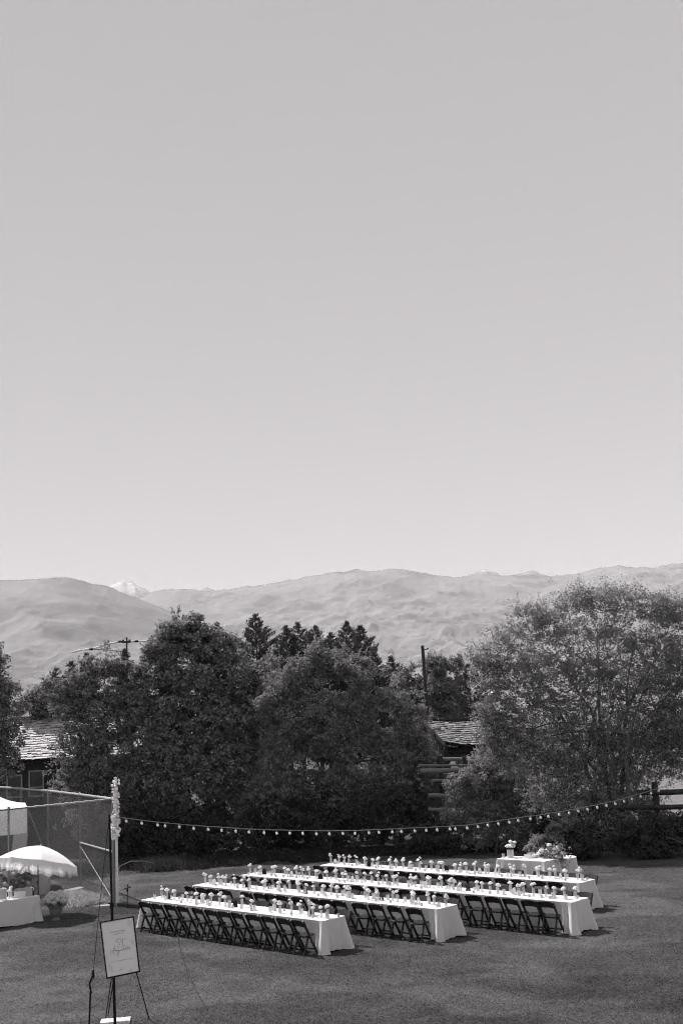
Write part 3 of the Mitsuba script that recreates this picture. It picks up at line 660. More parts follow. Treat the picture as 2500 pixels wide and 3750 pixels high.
hk = thing('house', 'dark house with a bright shingle roof behind the left trees', 'house')
h0, h1, h2, h3, h4 = (np.array(q) for q in HOUSE)
yF = 55.2
ext = 9.2
wl = MB()
wl.box((h0[0] + ext / 2 + .2, yF + .1, 2.35), (ext - .2, .2, 4.7)).box((h0[0] + ext / 2 + .2, 61.2, 2.3), (ext - .2, .2, 4.6))
for sx in (h0[0] + .4, h0[0] + ext - .1):
    wl.add([(sx, yF, 0), (sx, 61.3, 0), (sx, 61.3, 4.5), (sx, 58, 6.2), (sx, yF, 4.5)], [[0, 1, 2], [0, 2, 3], [0, 3, 4]])
put(hk, 'wall', shape(wl, 'm_darkwood'))
shingle_roof(hk, (h0[0], 58, 6.45), (h0[0] + ext, 58, 6.45), (h0[0], 54.4, 4.42), (h0[0] + ext, 54.4, 4.42), 17, .26, 0, 21, 290, (-17.4, -12.9))
rb = MB().add([(h0[0], 58, 6.45), (h0[0] + ext, 58, 6.45), (h0[0] + ext, 62, 4.3), (h0[0], 62, 4.3)], [[0, 1, 2, 3]])
put(hk, 'rear_roof', shape(rb, 'm_shingle_dark'))
put(hk, 'ridge_cap', shape(MB().box((h0[0] + ext / 2, 58, 6.52), (ext, .3, .09)), 'm_shingle_dark'))
for (x0, x1, z0, z1) in ((-15.78, -15.1, 2.7, 3.88), (-16.85, -16.15, 2.7, 3.72)):
    w = put(hk, 'window', shape(MB().box(((x0 + x1) / 2, yF - .01, (z0 + z1) / 2), (x1 - x0, .06, z1 - z0)), 'm_dark'))
    fr = MB()
    for (cx, cz, sx, sz) in (((x0 + x1) / 2, z1, x1 - x0 + .08, .07), ((x0 + x1) / 2, z0, x1 - x0 + .08, .07), (x0, (z0 + z1) / 2, .07, z1 - z0 - .07), (x1, (z0 + z1) / 2, .07, z1 - z0 - .07), ((x0 + x1) / 2, z0 + .42, x1 - x0 - .07, .05)):
        fr.box((cx, yF - .05, cz), (sx, .05, sz))
    put(w, 'frame', shape(fr, 'm_metal'))
    put(w, 'pane', shape(MB().box(((x0 + x1) / 2, yF - .045, (z0 + z1) / 2), (x1 - x0 - .07, .01, z1 - z0 - .07)), 'm_pane'))

sk = thing('log_shed', 'old log shed with a sagging shingle roof beside the large right-hand tree', 'shed')
s0, s1, s2, s3 = (np.array(q) for q in SHED)
lw = MB()
for k in range(13):
    z = .17 + k * .3
    lw.tube([(4.35, 55.0, z), (6.9, 55.0, z)], .15, 8) if k not in (9, 10) else lw.tube([(6.1, 55.0, z), (6.9, 55.0, z)], .15, 8)
    lw.tube([(4.45, 54.9, z + .1), (4.0, 59, z + .1)], .14, 8)
put(sk, 'wall', shape(lw, 'm_darkwood', 40))
gb = MB()
for k, x in enumerate(np.arange(3.35, 4.3, .21)):
    gb.box((x, 55.7, 2.35 + .45 * k / 4), (.19, .04, 4.5 - .5 * abs(k - 2) * .3))
put(sk, 'gable_boards', shape(gb, 'm_wood'))
put(sk, 'bargeboard', shape(MB().beam((3.55, 56.95, 5.13), (4.36, 54.45, 4.08), .06, .2, (1, 0, 0)), 'm_darkwood'))
shingle_roof(sk, s0 + [0, 0, .02], s1 + [.4, 0, .02], (4.3, 54.4, 4.2), (6.95, 54.4, 4.05), 11, .17, .16, 33, 270, None, ('m_shake', 'm_shake_b', 'm_shake_c'))
put(sk, 'window', shape(MB().box((5.15, 55.35, 3.05), (.3, .06, .42)).box((5.75, 55.35, 3.12), (.4, .06, .3)), 'm_greyboard'))
put(sk, 'corner_post', shape(MB().box((4.3, 54.75, 1.9), (.18, .18, 3.8)), 'm_darkwood'))
MBr = MB().add([(s0[0], 57, 5.26), (s1[0] + .4, 57, 5.24), (s1[0] + .2, 60, 3.9), (s0[0] - .3, 60, 3.9)], [[0, 1, 2, 3]])
put(sk, 'rear_roof', shape(MBr, 'm_shingle_dark'))

fk = thing('log_rail_fence', 'weathered log rail fence in front of the log shed', 'fence')
for k, (x0, y0, z0, x1, y1, z1, r) in enumerate(RAILS_MID):
    rr = RNG(60 + k)
    tt = np.linspace(0, 1, 9)[:, None]
    pts = np.array([x0 - .35, y0, z0]) * (1 - tt) + np.array([x1 + .3, y1, z1]) * tt + rr.normal(0, .008, (9, 3))
    put(fk, 'rail', shape(MB().tube(pts, np.linspace(r, r * .85, 9) * rr.uniform(.93, 1.07, 9), 9), 'm_wood', 40))
for x, y, z in POSTS_MID:
    put(fk, 'post', shape(MB().tube([(x, y + .16, 0), (x + .02, y + .16, z * .5), (x, y + .16, z)], .12, 9), 'm_darkwood', 40))
fk = thing('log_rail_fence', 'dark heavy rail fence at the right edge under the large tree', 'fence')
for k, (x0, y0, z0, x1, y1, z1, r) in enumerate(RAILS_RIGHT):
    put(fk, 'rail', shape(MB().tube([(x0, y0, z0), ((x0 + x1) / 2, (y0 + y1) / 2, (z0 + z1) / 2 + .02), (x1, y1, z1)], r, 9), 'm_darkwood', 40))
for x, y, z, r in POSTS_RIGHT:
    put(fk, 'post', shape(MB().tube([(x, y + .2, 0), (x, y + .2, z * .5), (x, y + .2, z)], r * 1.05, 9), 'm_darkwood', 40))

up_ = thing('utility_pole', 'bare dark utility pole standing above the log shed', 'pole')
x, y, z = 4.59 * 60 / 70, 60.0, 5.44 + (9.82 - 5.44) * 60 / 70
put(up_, 'pole', shape(MB().tube([(x + .03, y, 0), (x, y, z)], [.11, .085], 8), 'm_darkwood', 40))
put(up_, 'insulator', shape(MB().tube([(x - .05, y, z - .25), (x + .25, y, z - .2)], .025, 5).ball((x + .27, y, z - .17), .05), 'm_darkwood', 40))
pv = thing('irrigation_span', 'thin bright arched irrigation pipe over the left trees', 'irrigation pipe')
pp = np.array(PIVOT[:9])
put(pv, 'pipe', shape(MB().tube(pp, .075, 8), 'm_white', 40))
for q in (pp[2], pp[5], pp[7]):
    put(pv, 'coupler', shape(MB().ball(q + [0, -.03, 0], .13, 1, (1.6, 1, .8)), 'm_dark', 40))
put(pv, 'truss_rod', shape(MB().tube([pp[2], (-20.3, 95, 12.45), (-18.9, 95, 12.2)], .035, 5), 'm_galv', 40))
up2 = thing('utility_pole', 'thin dark utility pole crossing the arched irrigation pipe', 'pole')
put(up2, 'pole', shape(MB().tube([(-18.8, 94, 0), (-18.65, 94, 13.4)], [.1, .065], 7), 'm_darkwood', 40))
put(up2, 'crossarm', shape(MB().box((-18.68, 93.9, 12.98), (.75, .1, .16)).ball((-18.95, 93.9, 13.1), .1).ball((-18.4, 93.9, 13.1), .1), 'm_darkwood', 40))
wb = MB().poly([(8.0, 75, 7.0), (9.3, 75, 6.9), (9.2, 73.5, 6.5), (8.1, 73.5, 6.6)], .1).box((8.7, 74.6, 3.3), (1.0, .8, 6.6))
single('far_roof', shape(wb, 'm_white'), 'scrap of bright white roof showing past the dark spruce', 'roof')

# ------------------------------------------------------------------ the long tables
AZ = math.radians(-43.587173)
DV, NV = np.array([math.cos(AZ), math.sin(AZ), 0]), np.array([-math.sin(AZ), math.cos(AZ), 0])
ROWN = ['front row', 'second row', 'third row', 'back row']
TW = .78


def cloth_mesh(L, W, rng, left_free, right_free, H=.76, near_in=.055, floor=.012):
    """local x along the table, y across (0 = near edge); hanging sides with folds, flared free corners"""
    seg = []
    r = .035
    def arc(cx, cy, a0):
        return [(cx + r * math.cos(a), cy + r * math.sin(a)) for a in np.linspace(a0, a0 + math.pi / 2, 5)]
    P = []
    for (cx, cy, a0, p1) in ((r, r, math.pi, (L - r, 0)), (L - r, r, 1.5 * math.pi, (L, W - r)), (L - r, W - r, 0, (r, W)), (r, W - r, .5 * math.pi, (0, r))):
        A = arc(cx, cy, a0)
        P += A
        q0, q1 = np.array(A[-1]), np.array(p1)
        n = max(2, int(np.linalg.norm(q1 - q0) / .05))
        P += [tuple(q0 + (q1 - q0) * k / n) for k in range(1, n)]
    P = np.array(P)
    n = len(P)
    nx = np.roll(P, -1, 0) - np.roll(P, 1, 0)
    nr = np.stack([nx[:, 1], -nx[:, 0]], -1)
    nr /= np.linalg.norm(nr, axis=1, keepdims=True)
    s = np.concatenate([[0], np.cumsum(np.linalg.norm(np.diff(P, axis=0), axis=1))])
    ph = rng.uniform(0, 6.28, 6)
    fold = .5 * np.sin(s * 7.3 + ph[0]) + .3 * np.sin(s * 15.1 + ph[1]) + .35 * np.sin(s * 3.1 + ph[2])
    corner = np.zeros(n)
    for (cx, cy, free) in ((0, 0, left_free), (0, W, left_free), (L, 0, right_free), (L, W, right_free)):
        d = np.linalg.norm(P - [cx, cy], axis=1)
        if free:
            corner += np.exp(-(d / .12) ** 2) * rng.uniform(.13, .2) + .05 * np.exp(-((d - .26) / .07) ** 2) - .03 * np.exp(-((d - .17) / .05) ** 2)
    side_end_l, side_end_r = P[:, 0] < .03, P[:, 0] > L - .03
    lock = (side_end_l & (not left_free)) | (side_end_r & (not right_free))
    near = (P[:, 1] < .05) & ~lock
    V = [np.column_stack([P - nr * .014, np.full(n, H)]), np.column_stack([P - nr * .004, np.full(n, H - .004)]), np.column_stack([P + nr * .0005, np.full(n, H - .014)])]
    rows = np.linspace(.06, 1, 9)
    for d in rows:
        off = .026 * d * fold + corner * d ** 1.15 + .012 * d
        off = np.where(near, off - near_in * min(1, d * 2.2) * (1 - np.clip(corner * 12, 0, 1)), off)
        off = np.where(lock, -.003, off)
        z = H - .014 - (H - .014 - floor) * d + (.02 * d ** 4 * (np.sin(s * 5 + ph[3]) + .6) if d > .5 else 0)
        z = z + np.zeros(n)
        if d > .99:
            z = np.maximum(z - np.clip(corner, 0, 1) * .12, .006)
        q = P + nr * off[:, None]
        if not left_free:
            q[:, 0] = np.maximum(q[:, 0], .003)
        if not right_free:
            q[:, 0] = np.minimum(q[:, 0], L - .003)
        V.append(np.column_stack([q, z]))
    V = np.array(V)
    m = len(V)
    i, j = np.meshgrid(np.arange(m - 1), np.arange(n), indexing='ij')
    F = np.stack([i * n + j, (i + 1) * n + j, (i + 1) * n + (j + 1) % n, i * n + (j + 1) % n], -1).reshape(-1, 4)
    F = np.vstack([F[:, [0, 1, 2]], F[:, [0, 2, 3]]])
    v = V.reshape(-1, 3)
    c = len(v)
    v = np.vstack([v, [[L / 2, W / 2, H + .0005]]])
    F = np.vstack([F, [[c, k, (k + 1) % n] for k in range(n)]])
    return v, F


def chair_shapes():
    S = {}
    m = MB()
    n = 11
    V = []
    for zt, back in ((0, 0), (1, 0)):
        pass
    xs_ = np.linspace(-.2, .2, n)
    arch = 1 - (xs_ / .2) ** 2
    yb = lambda z: -.20 + (.79 - z) * .532
    rowsb = []
    for (z0, ar) in ((.635, .024), (.69, .022), (.745, .024), (.785, .028)):
        z = z0 + arch * ar
        rowsb.append(np.stack([xs_, yb(z) - arch * .022, z], -1))
    fr = np.array(rowsb)
    bk = fr + np.array([0, .019, .006])
    A = fr.reshape(-1, 3)
    B = bk.reshape(-1, 3)
    i, j = np.meshgrid(np.arange(3), np.arange(n - 1), indexing='ij')
    q = np.stack([i * n + j, i * n + j + 1, (i + 1) * n + j + 1, (i + 1) * n + j], -1).reshape(-1, 4)
    m.add(np.vstack([A, B]), np.vstack([q, q[:, ::-1] + 4 * n]))
    k = 4 * n
    edge = [[3 * n + j, 3 * n + j + 1, k + 3 * n + j + 1, k + 3 * n + j] for j in range(n - 1)] + [[j + 1, j, k + j, k + j + 1] for j in range(n - 1)]
    m.add(np.vstack([A, B]), edge)
    S['backrest'] = [shape(m, 'm_chair', 40)]
    se = MB()
    pts = [(-.17, -.15), (.17, -.15), (.185, .0), (.185, .15), (.16, .2), (-.16, .2), (-.185, .15), (-.185, .0)]
    lay = []
    for (z, sc) in ((.415, .94), (.425, 1), (.44, 1), (.45, .95)):
        lay.append([(x * sc, (y - .03) * sc + .03, z + .01 * (y / .2)) for x, y in pts])
    V = np.array(lay).reshape(-1, 3)
    F = [[a * 8 + b_, a * 8 + (b_ + 1) % 8, (a + 1) * 8 + (b_ + 1) % 8, (a + 1) * 8 + b_] for a in range(3) for b_ in range(8)]
    se.add(V, F).add(V, [[24 + b_, 24 + b_ + 1, 24 + b_ + 2, 24] if False else [24, 24 + b_, 24 + b_ + 1, 24 + b_ + 1] for b_ in range(1, 7)])
    S['seat'] = [shape(se, 'm_chair', 30)]
    S['leg'] = []
    for sx in (-1, 1):
        S['leg'].append(shape(MB().beam((sx * .215, -.205, .80), (sx * .205, .225, 0), .034, .05), 'm_chair'))
        S['leg'].append(shape(MB().beam((sx * .18, .0, .5), (sx * .18, -.185, 0), .032, .042), 'm_chair'))
    S['stretcher'] = [shape(MB().box((0, -.165, .055), (.33, .034, .03)), 'm_chair'), shape(MB().box((0, .165, .11), (.39, .03, .026)), 'm_chair'), shape(MB().box((0, -.01, .405), (.39, .03, .03)), 'm_chair')]
    return S


CHAIR = chair_shapes()


def chair(pos, ydir, label, group):
    key = thing('folding_chair', label, 'chair', group)
    x = np.array([ydir[1], -ydir[0], 0])
    M = frame(pos, x, ydir)
    for part, lst in CHAIR.items():
        for s in lst:
            put(key, part, s, M)


def flower_shapes():
    out = []
    for k in range(6):
        m = MB()
        r = RNG(70 + k)
        m.ball((0, 0, 0), .043, 2, (1.05, 1.05, .74), .22, k)
        for a in np.arange(7) * 6.283 / 7 + r.uniform(0, 1):
            m.ball((.034 * math.cos(a), .034 * math.sin(a), -.006 + r.normal(0, .006)), .024, 1, (1, 1, .65), .25, k + 3)
        m.ball((0, 0, .024), .02, 1, (1, 1, .6), .2, k)
        out.append(shape(m, 'm_petal', True))
    return out


BLOOM = flower_shapes()
VASE = shape(MB().lathe([(.001, .006), (.029, .006), (.031, .0), (.033, .012), (.033, .12), (.034, .185), (.031, .185), (.0305, .016), (.001, .014)], 14), 'm_glass', 40)
TUMBLER = shape(MB().lathe([(.001, .006), (.038, .006), (.04, 0), (.041, .01), (.042, .13), (.039, .13), (.038, .014), (.001, .012)], 14), 'm_glass', 40)


def vase(o, rng, label, fl, group, fgroup, two=False):
    o = np.asarray(o, float)
    sc = rng.uniform(.85, 1.18)
    M = T().translate(o.tolist()) @ T().rotate([0, 0, 1], float(rng.uniform(0, 360))) @ T().scale([1, 1, sc])
    single('bud_vase', VASE, label, 'vase', group, M)
    for k in range(2 if two else 1):
        key = thing('flower', fl if k == 0 else fl.replace('white flower', 'smaller white flower'), 'flower', fgroup)
        a = rng.uniform(0, 6.28)
        ln = .195 * sc + rng.uniform(.015, .06) + (.06 if k else 0)
        rr = rng.uniform(.01, .035) + (.02 if k else 0)
        tip = o + np.array([math.cos(a) * rr, math.sin(a) * rr, ln])
        b0 = o + np.array([-math.cos(a) * .012, -math.sin(a) * .012, .02])
        put(key, 'stem', shape(MB().tube([b0, (b0 + tip) / 2 + [.004, 0, .01], tip], .0035, 4), 'm_stem', 40))
        s = rng.uniform(.95, 1.4) * (.62 if k else 1)
        MM = T().translate((tip + [0, 0, .01]).tolist()) @ T().rotate([math.cos(a + 1.5), math.sin(a + 1.5), 0], float(rng.uniform(0, 32))) @ T().rotate([0, 0, 1], float(rng.uniform(0, 360))) @ T().scale([s, s, s])
        put(key, 'bloom', BLOOM[rng.integers(6)], MM)


VOTIVE = shape(MB().lathe([(.001, .004), (.03, .0), (.036, .03), (.037, .062), (.034, .062), (.032, .02), (.001, .018)], 12), 'm_votive', 40)
CARD = {}
for nm, b1 in (('dark', 'm_black'), ('pale', 'm_paper')):
    CARD[nm] = shape(MB().beam((0, .045, 0), (0, .0, .16), .11, .004, (1, 0, 0)).beam((0, -.045, 0), (0, -.006, .152), .11, .004, (1, 0, 0)), b1)

for k, (rx, ry, L) in enumerate(ROWS):
    rn = ROWN[k]
    rng = RNG(300 + k)
    R0 = np.array([rx, ry, 0])
    org = R0 - DV * L                      # near left corner
    nt = (3, 4, 5, 4)[k]
    tl = L / nt
    for t in range(nt):
        key = thing('banquet_table', f'white-clothed long table, {ordn(t)} from the left in the {rn}', 'table', f'cloth-covered tables of the {rn}')
        M = frame(org + DV * (t * tl), DV, NV)
        put(key, 'tablecloth', shape(cloth_mesh(tl - .004, TW, rng, t == 0, t == nt - 1, H=.76 + .003 * ((t * 7 + k) % 2)), 'm_linen', 42), M)
        put(key, 'tabletop', shape(MB().box((tl / 2, TW / 2, .725), (tl - .12, TW - .12, .04)), 'm_greyboard'), M)
    for q, s in enumerate(sorted(CHAIR_S[k], reverse=True)):
        y = -.205 + rng.normal(0, .018)
        a = rng.normal(0, .06)
        yd = NV * math.cos(a) + DV * math.sin(a)
        chair(R0 - DV * s + NV * y, yd, f'black folding chair on the near side of the {rn}, {ordn(q)} from the left', f'chairs along the near side of the {rn}')
    q = 0
    for t in range(nt):
        for c in range(4):
            s = t * tl + tl * (.16 + .226 * c) + rng.normal(0, .035)
            a = rng.normal(0, .05)
            yd = -NV * math.cos(a) + DV * math.sin(a)
            chair(org + DV * s + NV * (TW + .215 + rng.normal(0, .03)), yd, f'black folding chair on the far side of the {rn}, {ordn(q)} from the left', f'chairs along the far side of the {rn}')
            q += 1
    if k == 0:
        vs = [L - s for s in VASE_S1]
    else:
        n = int(L / .285)
        vs = (np.arange(n) + .5) * L / n + rng.normal(0, .07, n)
    for q, s in enumerate(sorted(vs)):
        off = TW / 2 + rng.normal(0, .06) + (.05 if q % 2 else -.03)
        o = org + DV * s + NV * off + np.array([0, 0, .7655])
        vase(o, rng, f'clear glass bud vase, {ordn(q)} from the left along the {rn}', f'white flower in the {ordn(q)} bud vase of the {rn}', f'bud vases on the {rn}', f'flowers in the bud vases of the {rn}', two=rng.random() < .5)
    n = int(L / .42)
    for q in range(n):
        s = (q + .5) * L / n + rng.normal(0, .1)
        o = org + DV * s + NV * (TW / 2 + rng.choice([-.2, .19]) + rng.normal(0, .03)) + np.array([0, 0, .7655])
        single('votive', VOTIVE, f'small low candle cup, {ordn(q)} from the left along the {rn}', 'candle holder', f'candle cups on the {rn}', T().translate(o.tolist()))
    n = int(L / .48)
    for q in range(n):
        s = (q + .5) * L / n + rng.normal(0, .08)
        o = org + DV * s + NV * (TW / 2 + rng.choice([-.13, .14])) + np.array([0, 0, .7655])
        single('glass_tumbler', TUMBLER, f'empty clear glass tumbler, {ordn(q)} from the left along the {rn}', 'glass', f'tumblers on the {rn}', T().translate(o.tolist()) @ T().scale([1, 1, float(rng.uniform(.8, 1.15))]))
    n = int(L / 1.3)
    for q in range(n):
        s = (q + .45) * L / n + rng.normal(0, .12)
        o = org + DV * s + NV * (TW / 2 + rng.normal(0, .05)) + np.array([0, 0, .766])
        ang = math.degrees(AZ) + 90 + rng.normal(0, 18)
        nm = ('dark', 'pale')[(q + k) % 2]
        single('tent_card', CARD[nm], f'{"black" if nm == "dark" else "pale grey"} folded tent card, {ordn(q)} from the left along the {rn}', 'card', f'tent cards on the {rn}', T().translate(o.tolist()) @ T().rotate([0, 0, 1], float(ang)))

# ------------------------------------------------------------------ head table and its flowers
rng = RNG(77)
a0 = np.array([4.42, 37.89, 0])
M = frame(a0, DV, NV)
hk = thing('head_table', 'white-clothed table standing apart behind the back row', 'table')
put(hk, 'tablecloth', shape(cloth_mesh(1.9, .8, rng, True, True, near_in=0.), 'm_linen', 42), M)
put(hk, 'tabletop', shape(MB().box((.95, .4, .725), (1.75, .66, .04)), 'm_greyboard'), M)


def at(u, v, z=.7655):
    return a0 + DV * u + NV * v + np.array([0, 0, z])


bv = thing('glass_vase', 'large glass vase of white roses on the table behind the back row', 'vase')
put(bv, 'vessel', shape(MB().lathe([(.001, .01), (.1, .01), (.105, 0), (.11, .02), (.115, .24), (.11, .24), (.105, .02), (.001, .02)], 18, at(.28, .42)), 'm_glass', 40))
for k in range(9):
    a, r_ = rng.uniform(0, 6.28), rng.uniform(.03, .22)
    tip = at(.28, .42, .7655 + rng.uniform(.33, .55)) + np.array([math.cos(a) * r_, math.sin(a) * r_ * .7, 0])
    put(bv, 'stem', shape(MB().tube([at(.28, .42, .79), tip], .006, 5), 'm_stem', 40))
    s = float(rng.uniform(1.1, 1.7))
    put(bv, 'bloom', BLOOM[k % 6], T().translate(tip.tolist()) @ T().scale([s, s, s]))
single('glass_tumbler', TUMBLER, 'glass tumbler at the left corner of the table behind the back row', 'glass', None, T().translate(at(.1, .25).tolist()))
tr = thing('serving_tray', 'round white two-tier tray at the far side of the table behind the back row', 'tray')
ct = at(.95, .62)
put(tr, 'lower_tier', shape(MB().lathe([(.001, 0), (.2, .0), (.23, .03), (.235, .09), (.225, .09), (.21, .035), (.001, .03)], 24, ct), 'm_white', 40))
put(tr, 'upper_tier', shape(MB().lathe([(.001, .12), (.12, .12), (.14, .14), (.13, .14), (.001, .13)], 20, ct).tube([ct + [0, 0, .03], ct + [0, 0, .125]], .02, 8), 'm_metal', 40))
st = thing('side_table', 'small round table under a white cloth at the right of the flower arrangement', 'table')
so = np.array([6.62, 37.9, 0])
a = np.arange(48) * 2 * np.pi / 48
ringV = []
for (z, rad, wv) in ((.70, .40, 0), (.693, .412, 0), (.5, .42, .012), (.25, .45, .03), (.02, .49, .05)):
    rr = rad + wv * np.sin(a * 8 + .6)
    ringV.append(np.stack([so[0] + rr * np.cos(a), so[1] + rr * np.sin(a), np.full(48, z)], -1))
V = np.vstack(ringV + [[[so[0], so[1], .7005]]])
F = [[i_ * 48 + j_, (i_ + 1) * 48 + j_, (i_ + 1) * 48 + (j_ + 1) % 48, i_ * 48 + (j_ + 1) % 48] for i_ in range(4) for j_ in range(48)]
put(st, 'tablecloth', shape(MB().add(V, F).add(V, [[240, j_, (j_ + 1) % 48] for j_ in range(48)]), 'm_linen', 42))
fa = thing('flower_arrangement', 'big loose white flower arrangement in a dark urn behind the back row of tables', 'flowers')
fo = np.array([6.2, 37.35, 0])
put(fa, 'urn', shape(MB().lathe([(.001, 0), (.16, 0), (.15, .05), (.06, .12), (.07, .3), (.17, .45), (.2, .62), (.19, .62), (.15, .46), (.001, .4)], 20, fo), 'm_urn', 40))
P = fo + np.array([0, 0, .86]) + rng.normal(0, 1, (900, 3)) * [.2, .17, .14]
put(fa, 'foliage', shape(leaf_quads(rng, P, .11, .045), 'm_leaf_pale'))
for k in range(34):
    p = fo + np.array([0, 0, .92]) + rng.normal(0, 1, 3) * [.2, .15, .14]
    s = float(rng.uniform(1.0, 2.0))
    put(fa, 'bloom', BLOOM[k % 6], T().translate(p.tolist()) @ T().scale([s, s, s]))

# ------------------------------------------------------------------ string lights and their white post
bulb = MB().lathe([(.001, -.105), (.03, -.098), (.047, -.075), (.052, -.05), (.046, -.025), (.026, -.006), (.018, .004)], 14)
BULB = shape(bulb, 'm_bulb', 60)
SOCK = shape(MB().lathe([(.02, 0), (.021, .03), (.014, .05), (.001, .052)], 10), 'm_metal', 40)
lk = thing('string_lights', 'long string of round clear bulbs swagged across the trees from the white post', 'string lights')
cab = np.array(CABLE)
put(lk, 'cable', shape(MB().tube(cab, .011, 5), 'm_metal', 60))
rng = RNG(8)
for q in BULB_AT:
    M = T().translate([q[0], q[1], q[2] - .055]) @ T().rotate([.3, 1, 0], float(rng.normal(0, 9))) @ T().scale([.86, .86, .9])
    kk = put(lk, 'bulb', BULB, M)
    put(kk, 'socket', SOCK, M)
lp = thing('light_post', 'tall square white post beside the chain-link corner carrying the string lights', 'post')
px_, py_, _ = LIGHTPOLE
put(lp, 'pole', shape(MB().box((px_ + .02, py_, 2.0), (.075, .075, 4.04)), 'm_white'))
put(lp, 'cap', shape(MB().box((px_ + .02, py_, 4.035), (.095, .095, .03)), 'm_white'))
bk = thing('string_lights_bundle', 'spare string of clear bulbs wrapped around the white post and bunched halfway up', 'string lights')
wrap = []
for t in np.linspace(0, 1, 120):
    z = 3.95 - t * 1.85
    r_ = .07 + (.05 if z < 2.9 else 0)
    wrap.append((px_ + .02 + r_ * math.cos(t * 60), py_ + r_ * math.sin(t * 60), z))
put(bk, 'cable', shape(MB().tube(wrap, .008, 4), 'm_metal', 60))
for k in range(30):
    z = 3.98 - k * .039
    a = k * 2.3
    r_ = .085 if k > 4 else .11
    put(bk, 'bulb', BULB, T().translate([px_ + .02 + r_ * math.cos(a), py_ + r_ * math.sin(a), z]) @ T().rotate([math.cos(a), math.sin(a), .2], float(rng.uniform(-80, 80))) @ T().scale([.85, .85, .85]))
for k in range(64):
    z = 2.9 - .012 * k - rng.uniform(0, .03)
    a = rng.uniform(0, 6.28)
    r_ = rng.uniform(.07, .17)
    put(bk, 'bulb', BULB, T().translate([px_ - .03 + r_ * math.cos(a), py_ + r_ * math.sin(a), z]) @ T().rotate([math.cos(a), math.sin(a), .2], float(rng.uniform(-80, 80))) @ T().scale([.9, .9, .9]))

# ------------------------------------------------------------------ chain-link court fence
FH = 3.35
cf = thing('chain_link_fence', 'tall grey chain-link court fence meeting in a corner beside the white post', 'fence')
C0 = np.array([-8.0, 37.5, 0])
front = [C0, np.array([-11.52, 37.85, 0]), np.array([-15.0, 38.2, 0])]
back = [C0, np.array([-10.02, 41.39, 0]), np.array([-12.32, 45.67, 0]), np.array([-14.34, 48.9, 0]), np.array([-16.3, 52.0, 0])]


def link_mesh(a, b_, H, pitch=.085, r=.0016):
    L = np.linalg.norm(b_ - a)
    d = (b_ - a) / L
    m = MB()
    nrm = np.array([-d[1], d[0], 0])
    for sgn in (1, -1):
        k = -int(H / pitch) - 1
        while k * pitch < L + H:
            u0 = k * pitch
            if sgn > 0:
                t0, t1 = max(0, -u0), min(H, L - u0)
                if t1 > t0:
                    p, q = a + d * (u0 + t0) + [0, 0, t0], a + d * (u0 + t1) + [0, 0, t1]
                    m.beam(p + nrm * r, q + nrm * r, 2 * r, 2 * r, nrm)
            else:
                t0, t1 = max(0, u0 - L), min(H, u0)
                if t1 > t0:
                    p, q = a + d * (u0 - t0) + [0, 0, t0], a + d * (u0 - t1) + [0, 0, t1]
                    m.beam(p - nrm * r, q - nrm * r, 2 * r, 2 * r, nrm)
            k += 1
    return m


TOPZ = {0: FH, 1: 3.18, 2: 3.02}
for k, line in enumerate((front, back)):
    for q, (a, b_) in enumerate(zip(line[:-1], line[1:])):
        ha, hb = (TOPZ[q], TOPZ[q + 1]) if k == 0 else (FH, FH)
        kk = put(cf, 'mesh_panel', shape(link_mesh(a, b_, min(ha, hb) - .02), 'm_wire'))
        labels[kk] = {'kind': 'stuff'}
        put(cf, 'top_rail', shape(MB().tube([a + [0, 0, ha], b_ + [0, 0, hb]], .03 if k == 0 else .045, 8), 'm_galv' if k == 0 else 'm_metal', 40))
    for q, p in enumerate(line):
        if k == 1 and q == 0:
            continue
        zt = TOPZ[q] if k == 0 else FH
        put(cf, 'post', shape(MB().tube([p, p + [0, 0, zt + .04]], .045 if p is C0 else .034, 10).ball(p + [0, 0, zt + .05], .045), 'm_galv', 40))
a, b_ = back[0], back[1]
put(cf, 'brace_rail', shape(MB().tube([a + [0, 0, 1.67], b_ + [0, 0, 1.67]], .035, 8), 'm_metal', 40))
put(cf, 'truss_rod', shape(MB().tube([a + [0, 0, .12], b_ + [0, 0, 1.55]], .007, 5), 'm_galv', 40))

# ------------------------------------------------------------------ what stands in the court behind the fence
tk = thing('canopy_tent', 'white pop-up canopy tent cut off by the left edge of the frame', 'tent')
tc = np.array([-12.1, 42.0, 0])
tdir, tdep = np.array([-.86, -.3, 0]) / np.linalg.norm([-.86, -.3]), np.array([-.3, .95, 0])
pk = tc + tdir * 1.5 + tdep * 1.5 + np.array([0, 0, 3.75])
cs = [tc, tc + tdir * 3, tc + tdir * 3 + tdep * 3, tc + tdep * 3]
m = MB()
for k in range(4):
    p, q = cs[k] + [0, 0, 2.98], cs[(k + 1) % 4] + [0, 0, 2.98]
    n = 8
    for s in range(n):
        for (t0, t1) in ((s / n, (s + 1) / n),):
            f0, f1 = t0 ** 1.0, t1 ** 1.0
            sagz = lambda t: -.16 * math.sin(math.pi * t)
            A0, A1 = p + (pk - p) * f0 + [0, 0, sagz(t0)], q + (pk - q) * f0 + [0, 0, sagz(t0)]
            B0, B1 = p + (pk - p) * f1 + [0, 0, sagz(t1)], q + (pk - q) * f1 + [0, 0, sagz(t1)]
            m.add([A0, A1, B1, B0], [[0, 1, 2, 3]])
put(tk, 'roof', shape(m, 'm_canopy', 30))
m = MB()
for k in range(4):
    p, q = cs[k] + [0, 0, 2.96], cs[(k + 1) % 4] + [0, 0, 2.96]
    m.add([p, q, q - [0, 0, .92], p - [0, 0, .92]], [[0, 1, 2, 3]])
put(tk, 'valance', shape(m, 'm_canopy'))
